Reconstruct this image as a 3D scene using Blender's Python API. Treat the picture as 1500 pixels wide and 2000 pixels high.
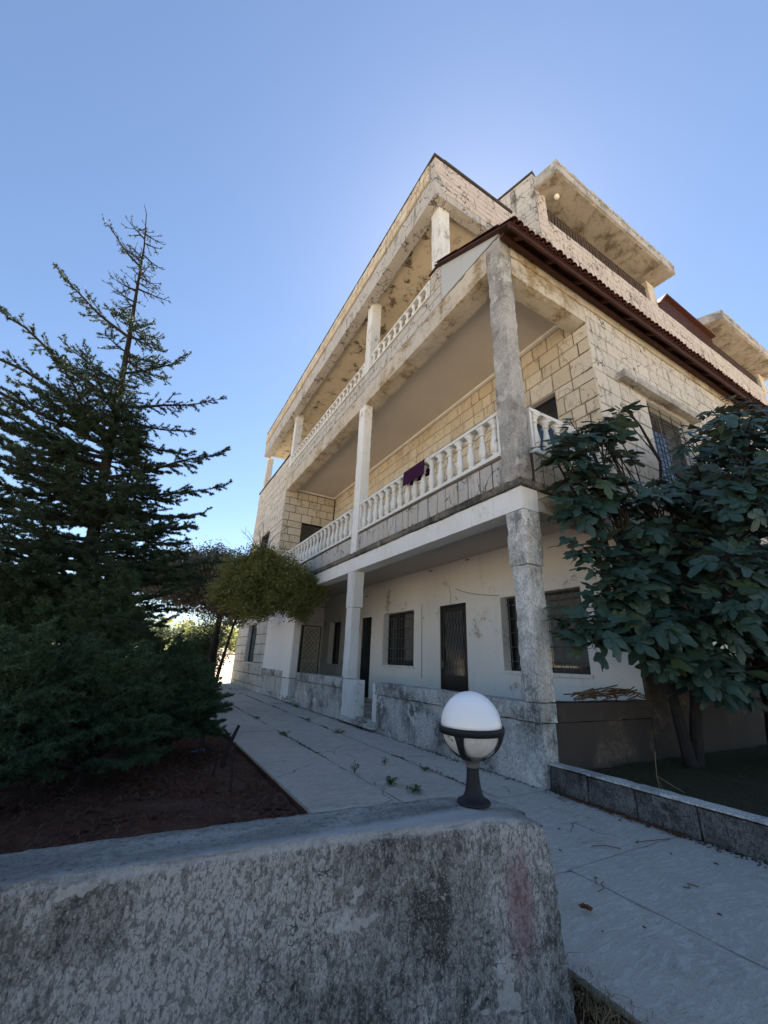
import bpy, math, random
import numpy as np
from mathutils import Vector, noise as mn

for o in list(bpy.data.objects):
    bpy.data.objects.remove(o)
SC = bpy.context.scene
COL = SC.collection
R = math.radians
rng = random.Random(7)
nrng = np.random.default_rng(11)

# ------------------------------------------------------------------ camera
cam_d = bpy.data.cameras.new('camera')
cam = bpy.data.objects.new('camera', cam_d)
COL.objects.link(cam)
CAM = Vector((-4.50666, -3.85577, 1.34627))
cR = Vector((0.86558902, -0.49937265, 0.03718348))
cU = Vector((-0.20377766, -0.28344262, 0.93708855))
cF = Vector((0.457417, 0.81871072, 0.34710581))
from mathutils import Matrix
cam.matrix_world = Matrix(((cR.x, cU.x, -cF.x, CAM.x), (cR.y, cU.y, -cF.y, CAM.y),
                           (cR.z, cU.z, -cF.z, CAM.z), (0, 0, 0, 1)))
cam_d.sensor_fit = 'HORIZONTAL'
cam_d.sensor_width = 36.0
cam_d.lens = 788.06 / 1500 * 36.0
cam_d.clip_start = 0.02
cam_d.clip_end = 3000
SC.camera = cam

# ------------------------------------------------------------------ light
SUN_EL, SUN_AZ = 50.0, 44.0            # azimuth measured from +Y towards +X
world = bpy.data.worlds.new('World')
SC.world = world
world.use_nodes = True
wn = world.node_tree
bg = wn.nodes['Background']
sky = wn.nodes.new('ShaderNodeTexSky')
sky.sky_type = 'NISHITA'
sky.sun_disc = False
sky.sun_elevation = R(SUN_EL)
sky.sun_rotation = R(SUN_AZ)
sky.altitude = 600
sky.air_density = 1.0
sky.dust_density = 0.22
sky.ozone_density = 1.6
wn.links.new(sky.outputs[0], bg.inputs[0])
bg.inputs[1].default_value = 0.0505
sd = bpy.data.lights.new('sun', 'SUN')
sd.energy = 5.0
sd.angle = R(0.53)
sd.color = (1.0, 0.95, 0.87)
sun = bpy.data.objects.new('sun', sd)
COL.objects.link(sun)
sdir = Vector((math.sin(R(SUN_AZ)) * math.cos(R(SUN_EL)), math.cos(R(SUN_AZ)) * math.cos(R(SUN_EL)), math.sin(R(SUN_EL))))
sun.rotation_euler = sdir.to_track_quat('Z', 'Y').to_euler()
sun.location = sdir * 60
SC.view_settings.view_transform = 'Standard'
SC.view_settings.look = 'None'
SC.view_settings.exposure = 2.15
SC.view_settings.gamma = 1.0
SC.view_settings.use_curve_mapping = False
SC.cycles.max_bounces = 8
SC.cycles.diffuse_bounces = 4


# ------------------------------------------------------------------ helpers
def project(P):
    d = Vector(P) - CAM
    z = d.dot(cF)
    if z < 0.05:
        return None
    return (750 + 788.06 * d.dot(cR) / z, 1000 - 788.06 * d.dot(cU) / z, z)


class MB:
    """collects geometry"""
    def __init__(s):
        s.v = []
        s.f = []

    def add(s, verts, faces):
        n = len(s.v)
        s.v.extend([tuple(v) for v in verts])
        s.f.extend([tuple(n + i for i in f) for f in faces])
        return s

    def box(s, x0, x1, y0, y1, z0, z1, bev=0.0):
        if x0 > x1: x0, x1 = x1, x0
        if y0 > y1: y0, y1 = y1, y0
        if z0 > z1: z0, z1 = z1, z0
        if bev <= 0:
            v = [(x, y, z) for x in (x0, x1) for y in (y0, y1) for z in (z0, z1)]
            s.add(v, [(0, 1, 3, 2), (4, 6, 7, 5), (0, 4, 5, 1), (2, 3, 7, 6), (0, 2, 6, 4), (1, 5, 7, 3)])
            return s
        b = bev
        pts = {}
        v = []
        for ix, (x, sx) in enumerate(((x0, 1), (x1, -1))):
            for iy, (y, sy) in enumerate(((y0, 1), (y1, -1))):
                for iz, (z, sz) in enumerate(((z0, 1), (z1, -1))):
                    pts[(ix, iy, iz, 'x')] = len(v); v.append((x, y + sy * b, z + sz * b))
                    pts[(ix, iy, iz, 'y')] = len(v); v.append((x + sx * b, y, z + sz * b))
                    pts[(ix, iy, iz, 'z')] = len(v); v.append((x + sx * b, y + sy * b, z))
        f = []
        for i in (0, 1):
            q = [pts[(i, 0, 0, 'x')], pts[(i, 0, 1, 'x')], pts[(i, 1, 1, 'x')], pts[(i, 1, 0, 'x')]]
            f.append(q if i == 0 else q[::-1])
            q = [pts[(0, i, 0, 'y')], pts[(1, i, 0, 'y')], pts[(1, i, 1, 'y')], pts[(0, i, 1, 'y')]]
            f.append(q if i == 0 else q[::-1])
            q = [pts[(0, 0, i, 'z')], pts[(0, 1, i, 'z')], pts[(1, 1, i, 'z')], pts[(1, 0, i, 'z')]]
            f.append(q if i == 0 else q[::-1])
        for a in (0, 1):
            for c in (0, 1):
                f.append([pts[(a, c, 0, 'x')], pts[(a, c, 0, 'y')], pts[(a, c, 1, 'y')], pts[(a, c, 1, 'x')]])
                f.append([pts[(a, 0, c, 'x')], pts[(a, 0, c, 'z')], pts[(a, 1, c, 'z')], pts[(a, 1, c, 'x')]])
                f.append([pts[(0, a, c, 'y')], pts[(0, a, c, 'z')], pts[(1, a, c, 'z')], pts[(1, a, c, 'y')]])
                for e in (0, 1):
                    f.append([pts[(a, c, e, 'x')], pts[(a, c, e, 'y')], pts[(a, c, e, 'z')]])
        s.add(v, f)
        return s

    def prism(s, poly, axis, a, b):
        """polygon given in the two other axes, extruded along axis from a to b"""
        n = len(poly)
        def P(q, t):
            if axis == 'X': return (t, q[0], q[1])
            if axis == 'Y': return (q[0], t, q[1])
            return (q[0], q[1], t)
        v = [P(q, a) for q in poly] + [P(q, b) for q in poly]
        f = [tuple(range(n)), tuple(range(2 * n - 1, n - 1, -1))]
        for i in range(n):
            j = (i + 1) % n
            f.append((i, i + n, j + n, j))
        s.add(v, f)
        return s

    def tube(s, pts, rad, sides=6, cap=True):
        pts = [Vector(p) for p in pts]
        if not hasattr(rad, '__len__'):
            rad = [rad] * len(pts)
        n0 = len(s.v)
        ref = None
        for i, p in enumerate(pts):
            a = pts[max(0, i - 1)]
            b = pts[min(len(pts) - 1, i + 1)]
            t = (b - a)
            if t.length < 1e-9: t = Vector((0, 0, 1))
            t.normalize()
            if ref is None:
                ref = Vector((0, 0, 1)) if abs(t.z) < 0.9 else Vector((1, 0, 0))
            x = t.cross(ref)
            if x.length < 1e-6: x = t.cross(Vector((0.3, 1, 0.2)))
            x.normalize()
            y = t.cross(x)
            ref = -y if False else ref
            for k in range(sides):
                an = 2 * math.pi * k / sides
                s.v.append(tuple(p + (x * math.cos(an) + y * math.sin(an)) * rad[i]))
        for i in range(len(pts) - 1):
            for k in range(sides):
                k2 = (k + 1) % sides
                s.f.append((n0 + i * sides + k, n0 + i * sides + k2, n0 + (i + 1) * sides + k2, n0 + (i + 1) * sides + k))
        if cap:
            s.f.append(tuple(n0 + k for k in range(sides))[::-1])
            m = n0 + (len(pts) - 1) * sides
            s.f.append(tuple(m + k for k in range(sides)))
        return s

    def lathe(s, prof, c=(0, 0, 0), sides=16, rot=0.0):
        n0 = len(s.v)
        for r, z in prof:
            for k in range(sides):
                an = 2 * math.pi * (k + 0.0) / sides + rot
                s.v.append((c[0] + r * math.cos(an), c[1] + r * math.sin(an), c[2] + z))
        for i in range(len(prof) - 1):
            for k in range(sides):
                k2 = (k + 1) % sides
                s.f.append((n0 + i * sides + k, n0 + i * sides + k2, n0 + (i + 1) * sides + k2, n0 + (i + 1) * sides + k))
        s.f.append(tuple(n0 + k for k in range(sides))[::-1])
        m = n0 + (len(prof) - 1) * sides
        s.f.append(tuple(m + k for k in range(sides)))
        return s

    def rough(s, x0, x1, y0, y1, z0, z1, step=0.1, amp=0.006, chip=0.02, seed=0.0, freq=3.0):
        """box with a gridded skin, uneven faces and worn, chipped edges"""
        nx = max(1, round((x1 - x0) / step)); ny = max(1, round((y1 - y0) / step)); nz = max(1, round((z1 - z0) / step))
        nx = min(nx, 90); ny = min(ny, 90); nz = min(nz, 90)
        idx = {}
        base = len(s.v)
        def vid(i, j, k):
            key = (i, j, k)
            if key in idx: return idx[key]
            x = x0 + (x1 - x0) * i / nx; y = y0 + (y1 - y0) * j / ny; z = z0 + (z1 - z0) * k / nz
            p = Vector((x, y, z))
            q = p * freq + Vector((seed, seed * 1.7, -seed))
            ex, ey, ez = i in (0, nx), j in (0, ny), k in (0, nz)
            d = mn.noise(q) * amp + mn.noise(q * 3.1) * amp * 0.6
            cnt = ex + ey + ez
            sx = (-1 if i == 0 else 1) if ex else 0
            sy = (-1 if j == 0 else 1) if ey else 0
            sz = (-1 if k == 0 else 1) if ez else 0
            off = Vector((sx, sy, sz)) * d
            if cnt >= 2:
                c = chip * (0.35 + max(0.0, mn.noise(q * 2.3 + Vector((5, 5, 5)))) * 1.6)
                off -= Vector((sx, sy, sz)) * c * 0.5
            p = p + off
            idx[key] = len(s.v)
            s.v.append(tuple(p))
            return idx[key]
        for i in range(nx):
            for j in range(ny):
                s.f.append((vid(i, j, 0), vid(i, j + 1, 0), vid(i + 1, j + 1, 0), vid(i + 1, j, 0)))
                s.f.append((vid(i, j, nz), vid(i + 1, j, nz), vid(i + 1, j + 1, nz), vid(i, j + 1, nz)))
        for i in range(nx):
            for k in range(nz):
                s.f.append((vid(i, 0, k), vid(i + 1, 0, k), vid(i + 1, 0, k + 1), vid(i, 0, k + 1)))
                s.f.append((vid(i, ny, k), vid(i, ny, k + 1), vid(i + 1, ny, k + 1), vid(i + 1, ny, k)))
        for j in range(ny):
            for k in range(nz):
                s.f.append((vid(0, j, k), vid(0, j, k + 1), vid(0, j + 1, k + 1), vid(0, j + 1, k)))
                s.f.append((vid(nx, j, k), vid(nx, j + 1, k), vid(nx, j + 1, k + 1), vid(nx, j, k + 1)))
        return s

    def mesh(s, name, mat, smooth=False):
        me = bpy.data.meshes.new(name)
        me.from_pydata(s.v, [], s.f)
        if mat is not None: me.materials.append(mat)
        if smooth:
            me.polygons.foreach_set('use_smooth', [True] * len(me.polygons))
        me.update()
        return me

    def build(s, name, mat, parent=None, smooth=False, **tags):
        o = bpy.data.objects.new(name, s.mesh(name, mat, smooth))
        COL.objects.link(o)
        if parent is not None: o.parent = parent
        for k, v in tags.items():
            o['category' if k == 'cat' else k] = v
        return o


def np_mesh(name, V, F, mat, parent=None, smooth=False, **tags):
    """V (n,3) array, F (m,k) array"""
    me = bpy.data.meshes.new(name)
    V = np.asarray(V, dtype=np.float32); F = np.asarray(F, dtype=np.int32)
    me.vertices.add(len(V)); me.vertices.foreach_set('co', V.ravel())
    k = F.shape[1]
    me.loops.add(F.size); me.loops.foreach_set('vertex_index', F.ravel())
    me.polygons.add(len(F))
    me.polygons.foreach_set('loop_start', np.arange(0, F.size, k, dtype=np.int32))
    if smooth: me.polygons.foreach_set('use_smooth', [True] * len(F))
    if mat is not None: me.materials.append(mat)
    me.update(calc_edges=True)
    o = bpy.data.objects.new(name, me)
    COL.objects.link(o)
    if parent is not None: o.parent = parent
    for kk, v in tags.items():
        o['category' if kk == 'cat' else kk] = v
    return o


def thing(name, label, cat, group=None):
    o = bpy.data.objects.new(name, None)
    o.empty_display_size = 0.2
    COL.objects.link(o)
    o['label'] = label
    o['category'] = cat
    if group: o['group'] = group
    return o


def inst(name, mesh, parent=None, M=None):
    o = bpy.data.objects.new(name, mesh)
    COL.objects.link(o)
    if parent is not None: o.parent = parent
    if M is not None: o.matrix_local = M
    return o


# ------------------------------------------------------------------ materials
class NT:
    def __init__(s, name):
        s.m = bpy.data.materials.new(name)
        s.m.use_nodes = True
        s.t = s.m.node_tree
        s.b = s.t.nodes['Principled BSDF']
        s.geo = s.t.nodes.new('ShaderNodeNewGeometry')
        s.oi = s.t.nodes.new('ShaderNodeObjectInfo')
        s.pos = s.geo.outputs['Position']

    def lk(s, a, b): s.t.links.new(a, b)

    def inp(s, node, i, v):
        if hasattr(v, 'is_linked') or hasattr(v, 'links'): s.lk(v, node.inputs[i])
        else: node.inputs[i].default_value = v

    def math(s, op, a, b=0.0, clamp=False):
        n = s.t.nodes.new('ShaderNodeMath'); n.operation = op; n.use_clamp = clamp
        s.inp(n, 0, a); s.inp(n, 1, b)
        return n.outputs[0]

    def scale(s, v, sc):
        n = s.t.nodes.new('ShaderNodeMapping'); n.inputs['Scale'].default_value = sc
        s.lk(v, n.inputs['Vector'])
        return n.outputs[0]

    def noise(s, sc, det=4, rough=0.55, vec=None, dist=0.0):
        n = s.t.nodes.new('ShaderNodeTexNoise')
        n.inputs['Scale'].default_value = sc; n.inputs['Detail'].default_value = det
        n.inputs['Roughness'].default_value = rough; n.inputs['Distortion'].default_value = dist
        s.lk(vec if vec is not None else s.pos, n.inputs['Vector'])
        return n.outputs[0]

    def voro(s, sc, feature='DISTANCE_TO_EDGE', vec=None):
        n = s.t.nodes.new('ShaderNodeTexVoronoi'); n.feature = feature
        n.inputs['Scale'].default_value = sc
        s.lk(vec if vec is not None else s.pos, n.inputs['Vector'])
        return n.outputs['Distance']

    def warp(s, sc, amt, vec=None):
        n = s.t.nodes.new('ShaderNodeTexNoise'); n.inputs['Scale'].default_value = sc
        n.inputs['Detail'].default_value = 3
        v = vec if vec is not None else s.pos
        s.lk(v, n.inputs['Vector'])
        a = s.t.nodes.new('ShaderNodeVectorMath'); a.operation = 'SCALE'; a.inputs['Scale'].default_value = amt
        s.lk(n.outputs['Color'], a.inputs[0])
        b = s.t.nodes.new('ShaderNodeVectorMath'); b.operation = 'ADD'
        s.lk(v, b.inputs[0]); s.lk(a.outputs[0], b.inputs[1])
        return b.outputs[0]

    def step(s, v, lo, hi):
        n = s.t.nodes.new('ShaderNodeMapRange'); n.interpolation_type = 'SMOOTHSTEP'
        n.inputs['From Min'].default_value = lo; n.inputs['From Max'].default_value = hi
        s.lk(v, n.inputs['Value'])
        return n.outputs[0]

    def mix(s, f, a, b, mode='MIX'):
        n = s.t.nodes.new('ShaderNodeMix'); n.data_type = 'RGBA'; n.blend_type = mode
        s.inp(n, 0, f)
        for i, v in ((6, a), (7, b)):
            if isinstance(v, tuple): n.inputs[i].default_value = (*v, 1) if len(v) == 3 else v
            else: s.lk(v, n.inputs[i])
        return n.outputs[2]

    def rand(s):
        a = s.math('ADD', s.oi.outputs['Random'], s.geo.outputs['Random Per Island'])
        return s.math('FRACT', a)

    def bump(s, h, strength=0.4, dist=0.02, prev=None):
        n = s.t.nodes.new('ShaderNodeBump')
        n.inputs['Strength'].default_value = strength; n.inputs['Distance'].default_value = dist
        s.lk(h, n.inputs['Height'])
        if prev is not None: s.lk(prev, n.inputs['Normal'])
        return n.outputs[0]

    def done(s, col, rough=0.85, normal=None, spec=0.3, **kw):
        s.inp(s.b, 'Base Color', (*col, 1) if isinstance(col, tuple) else col)
        s.inp(s.b, 'Roughness', rough)
        s.b.inputs['Specular IOR Level'].default_value = spec
        if normal is not None: s.lk(normal, s.b.inputs['Normal'])
        for k, v in kw.items(): s.inp(s.b, k.replace('_', ' '), v)
        return s.m

    def xyz(s, v=None):
        n = s.t.nodes.new('ShaderNodeSeparateXYZ'); s.lk(v if v is not None else s.pos, n.inputs[0])
        return n.outputs


def m_plain(name, col, rough=0.6, spec=0.4, metal=0.0, var=0.25, sc=6.0, bump=0.15):
    n = NT(name)
    a = n.noise(sc, 5)
    c = n.mix(a, tuple(x * (1 - var) for x in col), tuple(min(1, x * (1 + var)) for x in col))
    return n.done(c, rough, n.bump(n.noise(sc * 8, 3), bump, 0.004), spec, Metallic=metal)


def m_stone(name, c1, c2, c3, dark_line=0.5, grime=0.5, bump=0.6, stain=(0.05, 0.048, 0.042)):
    n = NT(name)
    r = n.rand()
    c = n.mix(r, c1, c2)
    r2 = n.math('FRACT', n.math('MULTIPLY', r, 7.31))
    c = n.mix(n.math('MULTIPLY', n.step(r2, 0.6, 0.95), 0.7), c, c3)
    big = n.noise(0.8, 5, 0.6)
    mid = n.noise(7, 6, 0.65)
    c = n.mix(n.math('MULTIPLY', mid, 0.7), c, c2)
    c = n.mix(n.math('MULTIPLY', n.step(n.noise(26, 6, 0.8), 0.54, 0.66), 0.35), c, stain)
    # thin dark veins and weather cracks
    w = n.warp(4.0, 0.35)
    v = n.voro(3.2, vec=n.scale(w, (1, 1, 0.6)))
    vein = n.math('SUBTRACT', 1.0, n.step(v, 0.004, 0.05))
    vein = n.math('MULTIPLY', vein, n.step(n.noise(2.3, 4, 0.7), 0.46, 0.56))
    st = n.noise(2.6, 6, 0.7, n.scale(n.pos, (1.6, 1.6, 0.28)))
    gr = n.math('MULTIPLY', n.step(st, 0.52, 0.66), n.step(big, 0.42, 0.58))
    c = n.mix(n.math('MULTIPLY', gr, grime), c, stain)
    c = n.mix(n.math('MULTIPLY', vein, dark_line), c, stain)
    h = n.math('ADD', n.math('MULTIPLY', n.noise(22, 8, 0.7), 1.0), n.math('MULTIPLY', vein, -0.4))
    nb = n.bump(h, bump, 0.02)
    return n.done(c, 0.9, nb, 0.2)


def m_plaster(name, base, tint, under, peel=0.0, streak=0.4, dark=(0.08, 0.08, 0.075), bump=0.25, psc=1.3, big=0.55, soft=0.0):
    """old paint or render: soft tone changes, worn patches that show what lies under, dark weather streaks"""
    n = NT(name)
    a = n.noise(big, 6, 0.6)
    b = n.noise(9, 6, 0.7)
    c = n.mix(n.step(a, 0.35, 0.68), base, tint)
    c = n.mix(n.math('MULTIPLY', b, 0.25), c, tuple(x * 0.72 for x in base))
    h = n.noise(34, 8, 0.75)
    if peel > 0:
        lo = 0.635 - 0.16 * peel
        p = n.noise(psc, 12, 0.72, n.warp(2.6, 0.35))
        halo = n.step(p, lo - 0.07, lo + 0.01)
        c = n.mix(n.math('MULTIPLY', halo, 0.45), c, tuple((x + y) * 0.5 for x, y in zip(under, base)))
        pm = n.step(p, lo, lo + 0.035 + soft)
        uc = n.mix(n.step(n.noise(11, 8, 0.75), 0.3, 0.7), tuple(min(1, x * 1.25) for x in under), tuple(x * 0.5 for x in under))
        c = n.mix(n.math('MULTIPLY', pm, 0.85), c, uc)
        ck = n.math('SUBTRACT', 1.0, n.step(n.voro(4.2, vec=n.warp(5, 0.25)), 0.004, 0.022))
        ck = n.math('MULTIPLY', ck, n.math('MULTIPLY', halo, 0.7))
        c = n.mix(ck, c, tuple(x * 0.3 for x in under))
        h = n.math('SUBTRACT', n.math('SUBTRACT', h, n.math('MULTIPLY', pm, 0.9)), ck)
    st = n.noise(3.5, 8, 0.75, n.scale(n.pos, (2.2, 2.2, 0.2)))
    sp = n.noise(46, 4, 0.7)
    g = n.math('MULTIPLY', n.step(st, 0.5, 0.72), streak)
    g = n.math('MULTIPLY', g, n.step(sp, 0.25, 0.6))
    c = n.mix(g, c, dark)
    return n.done(c, 0.9, n.bump(h, bump, 0.012), 0.2)


def m_weathered(name, light, mid, dark, sc=1.0, bump=0.8, contrast=1.0, stain=None, cover=0.5):
    """concrete with bleached scabs, lichen speckle and vertical weathering"""
    n = NT(name)
    w = n.warp(3.0 * sc, 0.3)
    big = n.noise(0.9 * sc, 9, 0.66, w)
    vert = n.noise(24 * sc, 10, 0.85, n.scale(n.pos, (1, 1, 0.5)))
    grit = n.voro(34 * sc, 'F1', n.warp(20 * sc, 0.04, n.scale(n.pos, (1, 1, 0.55))))
    fine = n.noise(75 * sc, 5, 0.8, n.scale(n.pos, (1, 1, 0.6)))
    run = n.noise(7 * sc, 8, 0.75, n.scale(n.pos, (1, 1, 0.16)))
    tone = n.math('ADD', n.math('MULTIPLY', big, 0.75), n.math('ADD', n.math('MULTIPLY', vert, 0.35), n.math('MULTIPLY', run, 0.25)))
    lo = 0.70 - 0.09 * cover
    c = n.mix(n.step(tone, lo - 0.06, lo + 0.0), dark, mid)
    c = n.mix(n.step(tone, lo + 0.02, lo + 0.08), c, light)
    # every tone keeps a grain of pits and pale grit
    c = n.mix(n.math('MULTIPLY', n.step(fine, 0.50, 0.60), 0.75 * contrast), c, tuple(x * 0.55 for x in dark))
    c = n.mix(n.math('MULTIPLY', n.step(n.noise(60 * sc, 5, 0.75), 0.53, 0.62), 0.6), c, tuple(min(1, x * 1.1) for x in light))
    c = n.mix(n.math('MULTIPLY', n.step(grit, 0.52, 0.7), 0.55 * contrast), c, tuple(x * 0.6 for x in dark))
    pat = n.step(n.noise(1.5 * sc, 12, 0.64, n.warp(5 * sc, 0.25)), 0.60, 0.615)
    c = n.mix(n.math('MULTIPLY', pat, 0.62), c, tuple(min(1, x * 1.2) for x in light))
    br = n.step(n.noise(4.5 * sc, 7, 0.75), 0.64, 0.76)
    c = n.mix(n.math('MULTIPLY', br, 0.4), c, (0.13, 0.095, 0.06))
    ck = n.math('SUBTRACT', 1.0, n.step(n.voro(2.4 * sc, vec=n.warp(3.5 * sc, 0.4)), 0.002, 0.010))
    ck = n.math('MULTIPLY', ck, n.step(n.noise(1.3 * sc, 2), 0.52, 0.6))
    c = n.mix(n.math('MULTIPLY', ck, 0.7), c, tuple(x * 0.4 for x in dark))
    if stain is not None:
        (sx, sz, rx, rz, colr) = stain
        X, Y, Z = n.xyz()
        dx = n.math('DIVIDE', n.math('SUBTRACT', X, sx), rx)
        dz = n.math('DIVIDE', n.math('SUBTRACT', Z, sz), rz)
        d = n.math('ADD', n.math('MULTIPLY', dx, dx), n.math('MULTIPLY', dz, dz))
        d = n.math('ADD', d, n.math('MULTIPLY', n.noise(16, 9, 0.8, n.scale(n.pos, (1, 1, 0.4))), 3.0))
        m = n.math('SUBTRACT', 1.0, n.step(d, 1.3, 3.0))
        ym = n.math('SUBTRACT', 1.0, n.step(Y, -2.14, -2.08))
        m = n.math('MULTIPLY', n.math('MULTIPLY', m, ym), 0.6)
        c = n.mix(m, c, colr)
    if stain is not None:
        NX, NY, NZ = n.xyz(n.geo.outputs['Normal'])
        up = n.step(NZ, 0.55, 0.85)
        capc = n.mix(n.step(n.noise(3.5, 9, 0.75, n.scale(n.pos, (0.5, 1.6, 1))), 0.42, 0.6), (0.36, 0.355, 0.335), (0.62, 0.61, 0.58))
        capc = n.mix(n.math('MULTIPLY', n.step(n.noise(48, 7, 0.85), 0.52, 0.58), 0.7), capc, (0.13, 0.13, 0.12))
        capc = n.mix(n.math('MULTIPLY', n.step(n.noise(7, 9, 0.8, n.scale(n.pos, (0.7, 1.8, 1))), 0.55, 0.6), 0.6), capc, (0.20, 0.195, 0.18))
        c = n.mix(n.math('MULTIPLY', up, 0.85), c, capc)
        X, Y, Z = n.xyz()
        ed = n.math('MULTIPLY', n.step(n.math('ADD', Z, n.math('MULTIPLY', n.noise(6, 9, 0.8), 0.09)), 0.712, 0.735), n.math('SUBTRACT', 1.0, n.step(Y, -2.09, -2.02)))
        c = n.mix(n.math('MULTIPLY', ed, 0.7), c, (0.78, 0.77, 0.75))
    h = n.math('ADD', n.math('MULTIPLY', vert, 0.7), n.math('ADD', n.math('SUBTRACT', n.math('MULTIPLY', fine, 0.6), n.math('MULTIPLY', grit, 0.45)), n.math('MULTIPLY', pat, -0.3)))
    h = n.math('SUBTRACT', h, ck)
    nb = n.bump(h, bump, 0.03)
    return n.done(c, 0.92, nb, 0.15)


def m_leaf(name, c1, c2, rough=0.5, spec=0.4, trans=0.25, back=None, hue=None):
    n = NT(name)
    r = n.rand()
    c = n.mix(r, c1, c2)
    c = n.mix(n.math('MULTIPLY', n.noise(1.2, 3), 0.5), c, tuple(x * 0.6 for x in c1))
    if hue is not None:
        c = n.mix(n.math('MULTIPLY', n.step(r, 0.9, 0.97), 0.8), c, hue)
    if back is not None:
        c = n.mix(n.geo.outputs['Backfacing'], c, back)
    m = n.done(c, rough, None, spec)
    if trans > 0:
        tr = n.t.nodes.new('ShaderNodeBsdfTranslucent')
        n.lk(c, tr.inputs['Color'])
        mx = n.t.nodes.new('ShaderNodeMixShader'); mx.inputs[0].default_value = trans
        n.lk(n.b.outputs[0], mx.inputs[1]); n.lk(tr.outputs[0], mx.inputs[2])
        out = [x for x in n.t.nodes if x.type == 'OUTPUT_MATERIAL'][0]
        n.lk(mx.outputs[0], out.inputs['Surface'])
    return m


M = {}
M['stone_pale'] = m_stone('pale stone', (0.66, 0.625, 0.555), (0.54, 0.505, 0.44), (0.64, 0.57, 0.48), 0.85, 0.7)
M['stone_yellow'] = m_stone('yellow stone', (0.66, 0.59, 0.46), (0.53, 0.46, 0.34), (0.68, 0.64, 0.56), 0.5, 0.45, stain=(0.15, 0.10, 0.06))
M['stone_pink'] = m_stone('pinkish stone', (0.62, 0.555, 0.50), (0.54, 0.48, 0.43), (0.62, 0.55, 0.46), 0.9, 0.6, 1.0)
M['stone_grey'] = m_stone('greyed stone', (0.56, 0.54, 0.49), (0.47, 0.45, 0.41), (0.52, 0.47, 0.39), 0.9, 0.8, 0.9)
M['mortar_soft'] = m_plain('brown mortar', (0.17, 0.13, 0.09), 0.95, 0.1, sc=12)
M['mortar'] = m_plain('dark mortar', (0.10, 0.085, 0.07), 0.95, 0.1, sc=12)
M['mortar_pale'] = m_plain('pale mortar', (0.30, 0.26, 0.20), 0.95, 0.1, sc=12)
M['white_wall'] = m_plaster('white wall paint', (0.82, 0.81, 0.77), (0.77, 0.75, 0.70), (0.46, 0.40, 0.30), 0.05, 0.12, bump=0.1)
M['beam_white'] = m_plaster('white beam paint', (0.82, 0.82, 0.79), (0.76, 0.74, 0.67), (0.56, 0.48, 0.30), 0.12, 0.25)
M['beam_worn'] = m_plaster('worn beam render', (0.58, 0.52, 0.41), (0.52, 0.50, 0.45), (0.36, 0.26, 0.13), 0.75, 0.6, bump=0.8, psc=1.4, soft=0.07)
M['ceiling'] = m_plaster('ceiling paint', (0.62, 0.57, 0.50), (0.56, 0.52, 0.46), (0.2, 0.15, 0.08), 0.0, 0.05, bump=0.06)
M['ceiling_flaking'] = m_plaster('flaking ceiling paint', (0.64, 0.56, 0.42), (0.58, 0.50, 0.37), (0.12, 0.09, 0.055), 0.42, 0.05, bump=0.6, psc=2.2)
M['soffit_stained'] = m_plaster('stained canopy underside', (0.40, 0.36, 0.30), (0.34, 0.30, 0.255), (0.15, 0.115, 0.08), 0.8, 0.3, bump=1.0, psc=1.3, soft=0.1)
M['column'] = m_weathered('column render', (0.76, 0.75, 0.71), (0.54, 0.53, 0.49), (0.22, 0.215, 0.20), 1.6, 0.5, 0.7, cover=0.75)
M['column_grey'] = m_weathered('grey column render', (0.56, 0.54, 0.49), (0.42, 0.40, 0.36), (0.25, 0.235, 0.21), 1.6, 0.7, 0.6)
M['column_white'] = m_plaster('white column paint', (0.74, 0.74, 0.71), (0.66, 0.65, 0.60), (0.36, 0.33, 0.27), 0.25, 0.5)
M['plinth'] = m_weathered('plinth concrete', (0.66, 0.64, 0.59), (0.42, 0.41, 0.38), (0.12, 0.12, 0.11), 2.0, 0.5, 0.8, cover=0.6)
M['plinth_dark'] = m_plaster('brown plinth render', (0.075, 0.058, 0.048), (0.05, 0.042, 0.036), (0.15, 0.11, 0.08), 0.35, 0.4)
M['kerbm'] = m_weathered('dark kerb concrete', (0.24, 0.23, 0.22), (0.13, 0.125, 0.12), (0.045, 0.042, 0.04), 2.2, 0.8, cover=0.3)
M['slab_edge'] = m_weathered('slab edge concrete', (0.30, 0.27, 0.22), (0.17, 0.16, 0.14), (0.06, 0.058, 0.05), 2.0, 0.7)
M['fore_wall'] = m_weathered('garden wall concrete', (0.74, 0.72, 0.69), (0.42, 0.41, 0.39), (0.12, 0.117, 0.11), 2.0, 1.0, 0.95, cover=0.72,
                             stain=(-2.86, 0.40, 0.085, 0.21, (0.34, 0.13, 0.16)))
M['white_paint'] = m_plaster('rail paint', (0.78, 0.78, 0.74), (0.70, 0.69, 0.63), (0.4, 0.36, 0.28), 0.12, 0.35, bump=0.15, psc=5)
M['black_metal'] = m_plain('black painted metal', (0.012, 0.012, 0.014), 0.42, 0.5, 0.2, 0.4)
M['lamp_metal'] = m_plain('lamp metal', (0.008, 0.010, 0.014), 0.6, 0.3, 0.0, 0.5, 20)
M['grey_metal'] = m_plain('grey metal', (0.13, 0.13, 0.125), 0.5, 0.5, 0.3)
M['cream_metal'] = m_plain('cream painted metal', (0.78, 0.75, 0.66), 0.5, 0.4)
M['glass'] = m_plain('dark window glass', (0.02, 0.022, 0.025), 0.06, 0.7, 0.0, 0.2, bump=0.0)
M['dark_room'] = m_plain('unlit room', (0.01, 0.01, 0.01), 0.9, 0.05)
M['wood_brown'] = m_plain('dark brown wood', (0.055, 0.022, 0.014), 0.7, 0.2, 0, 0.5, 5)
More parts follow.
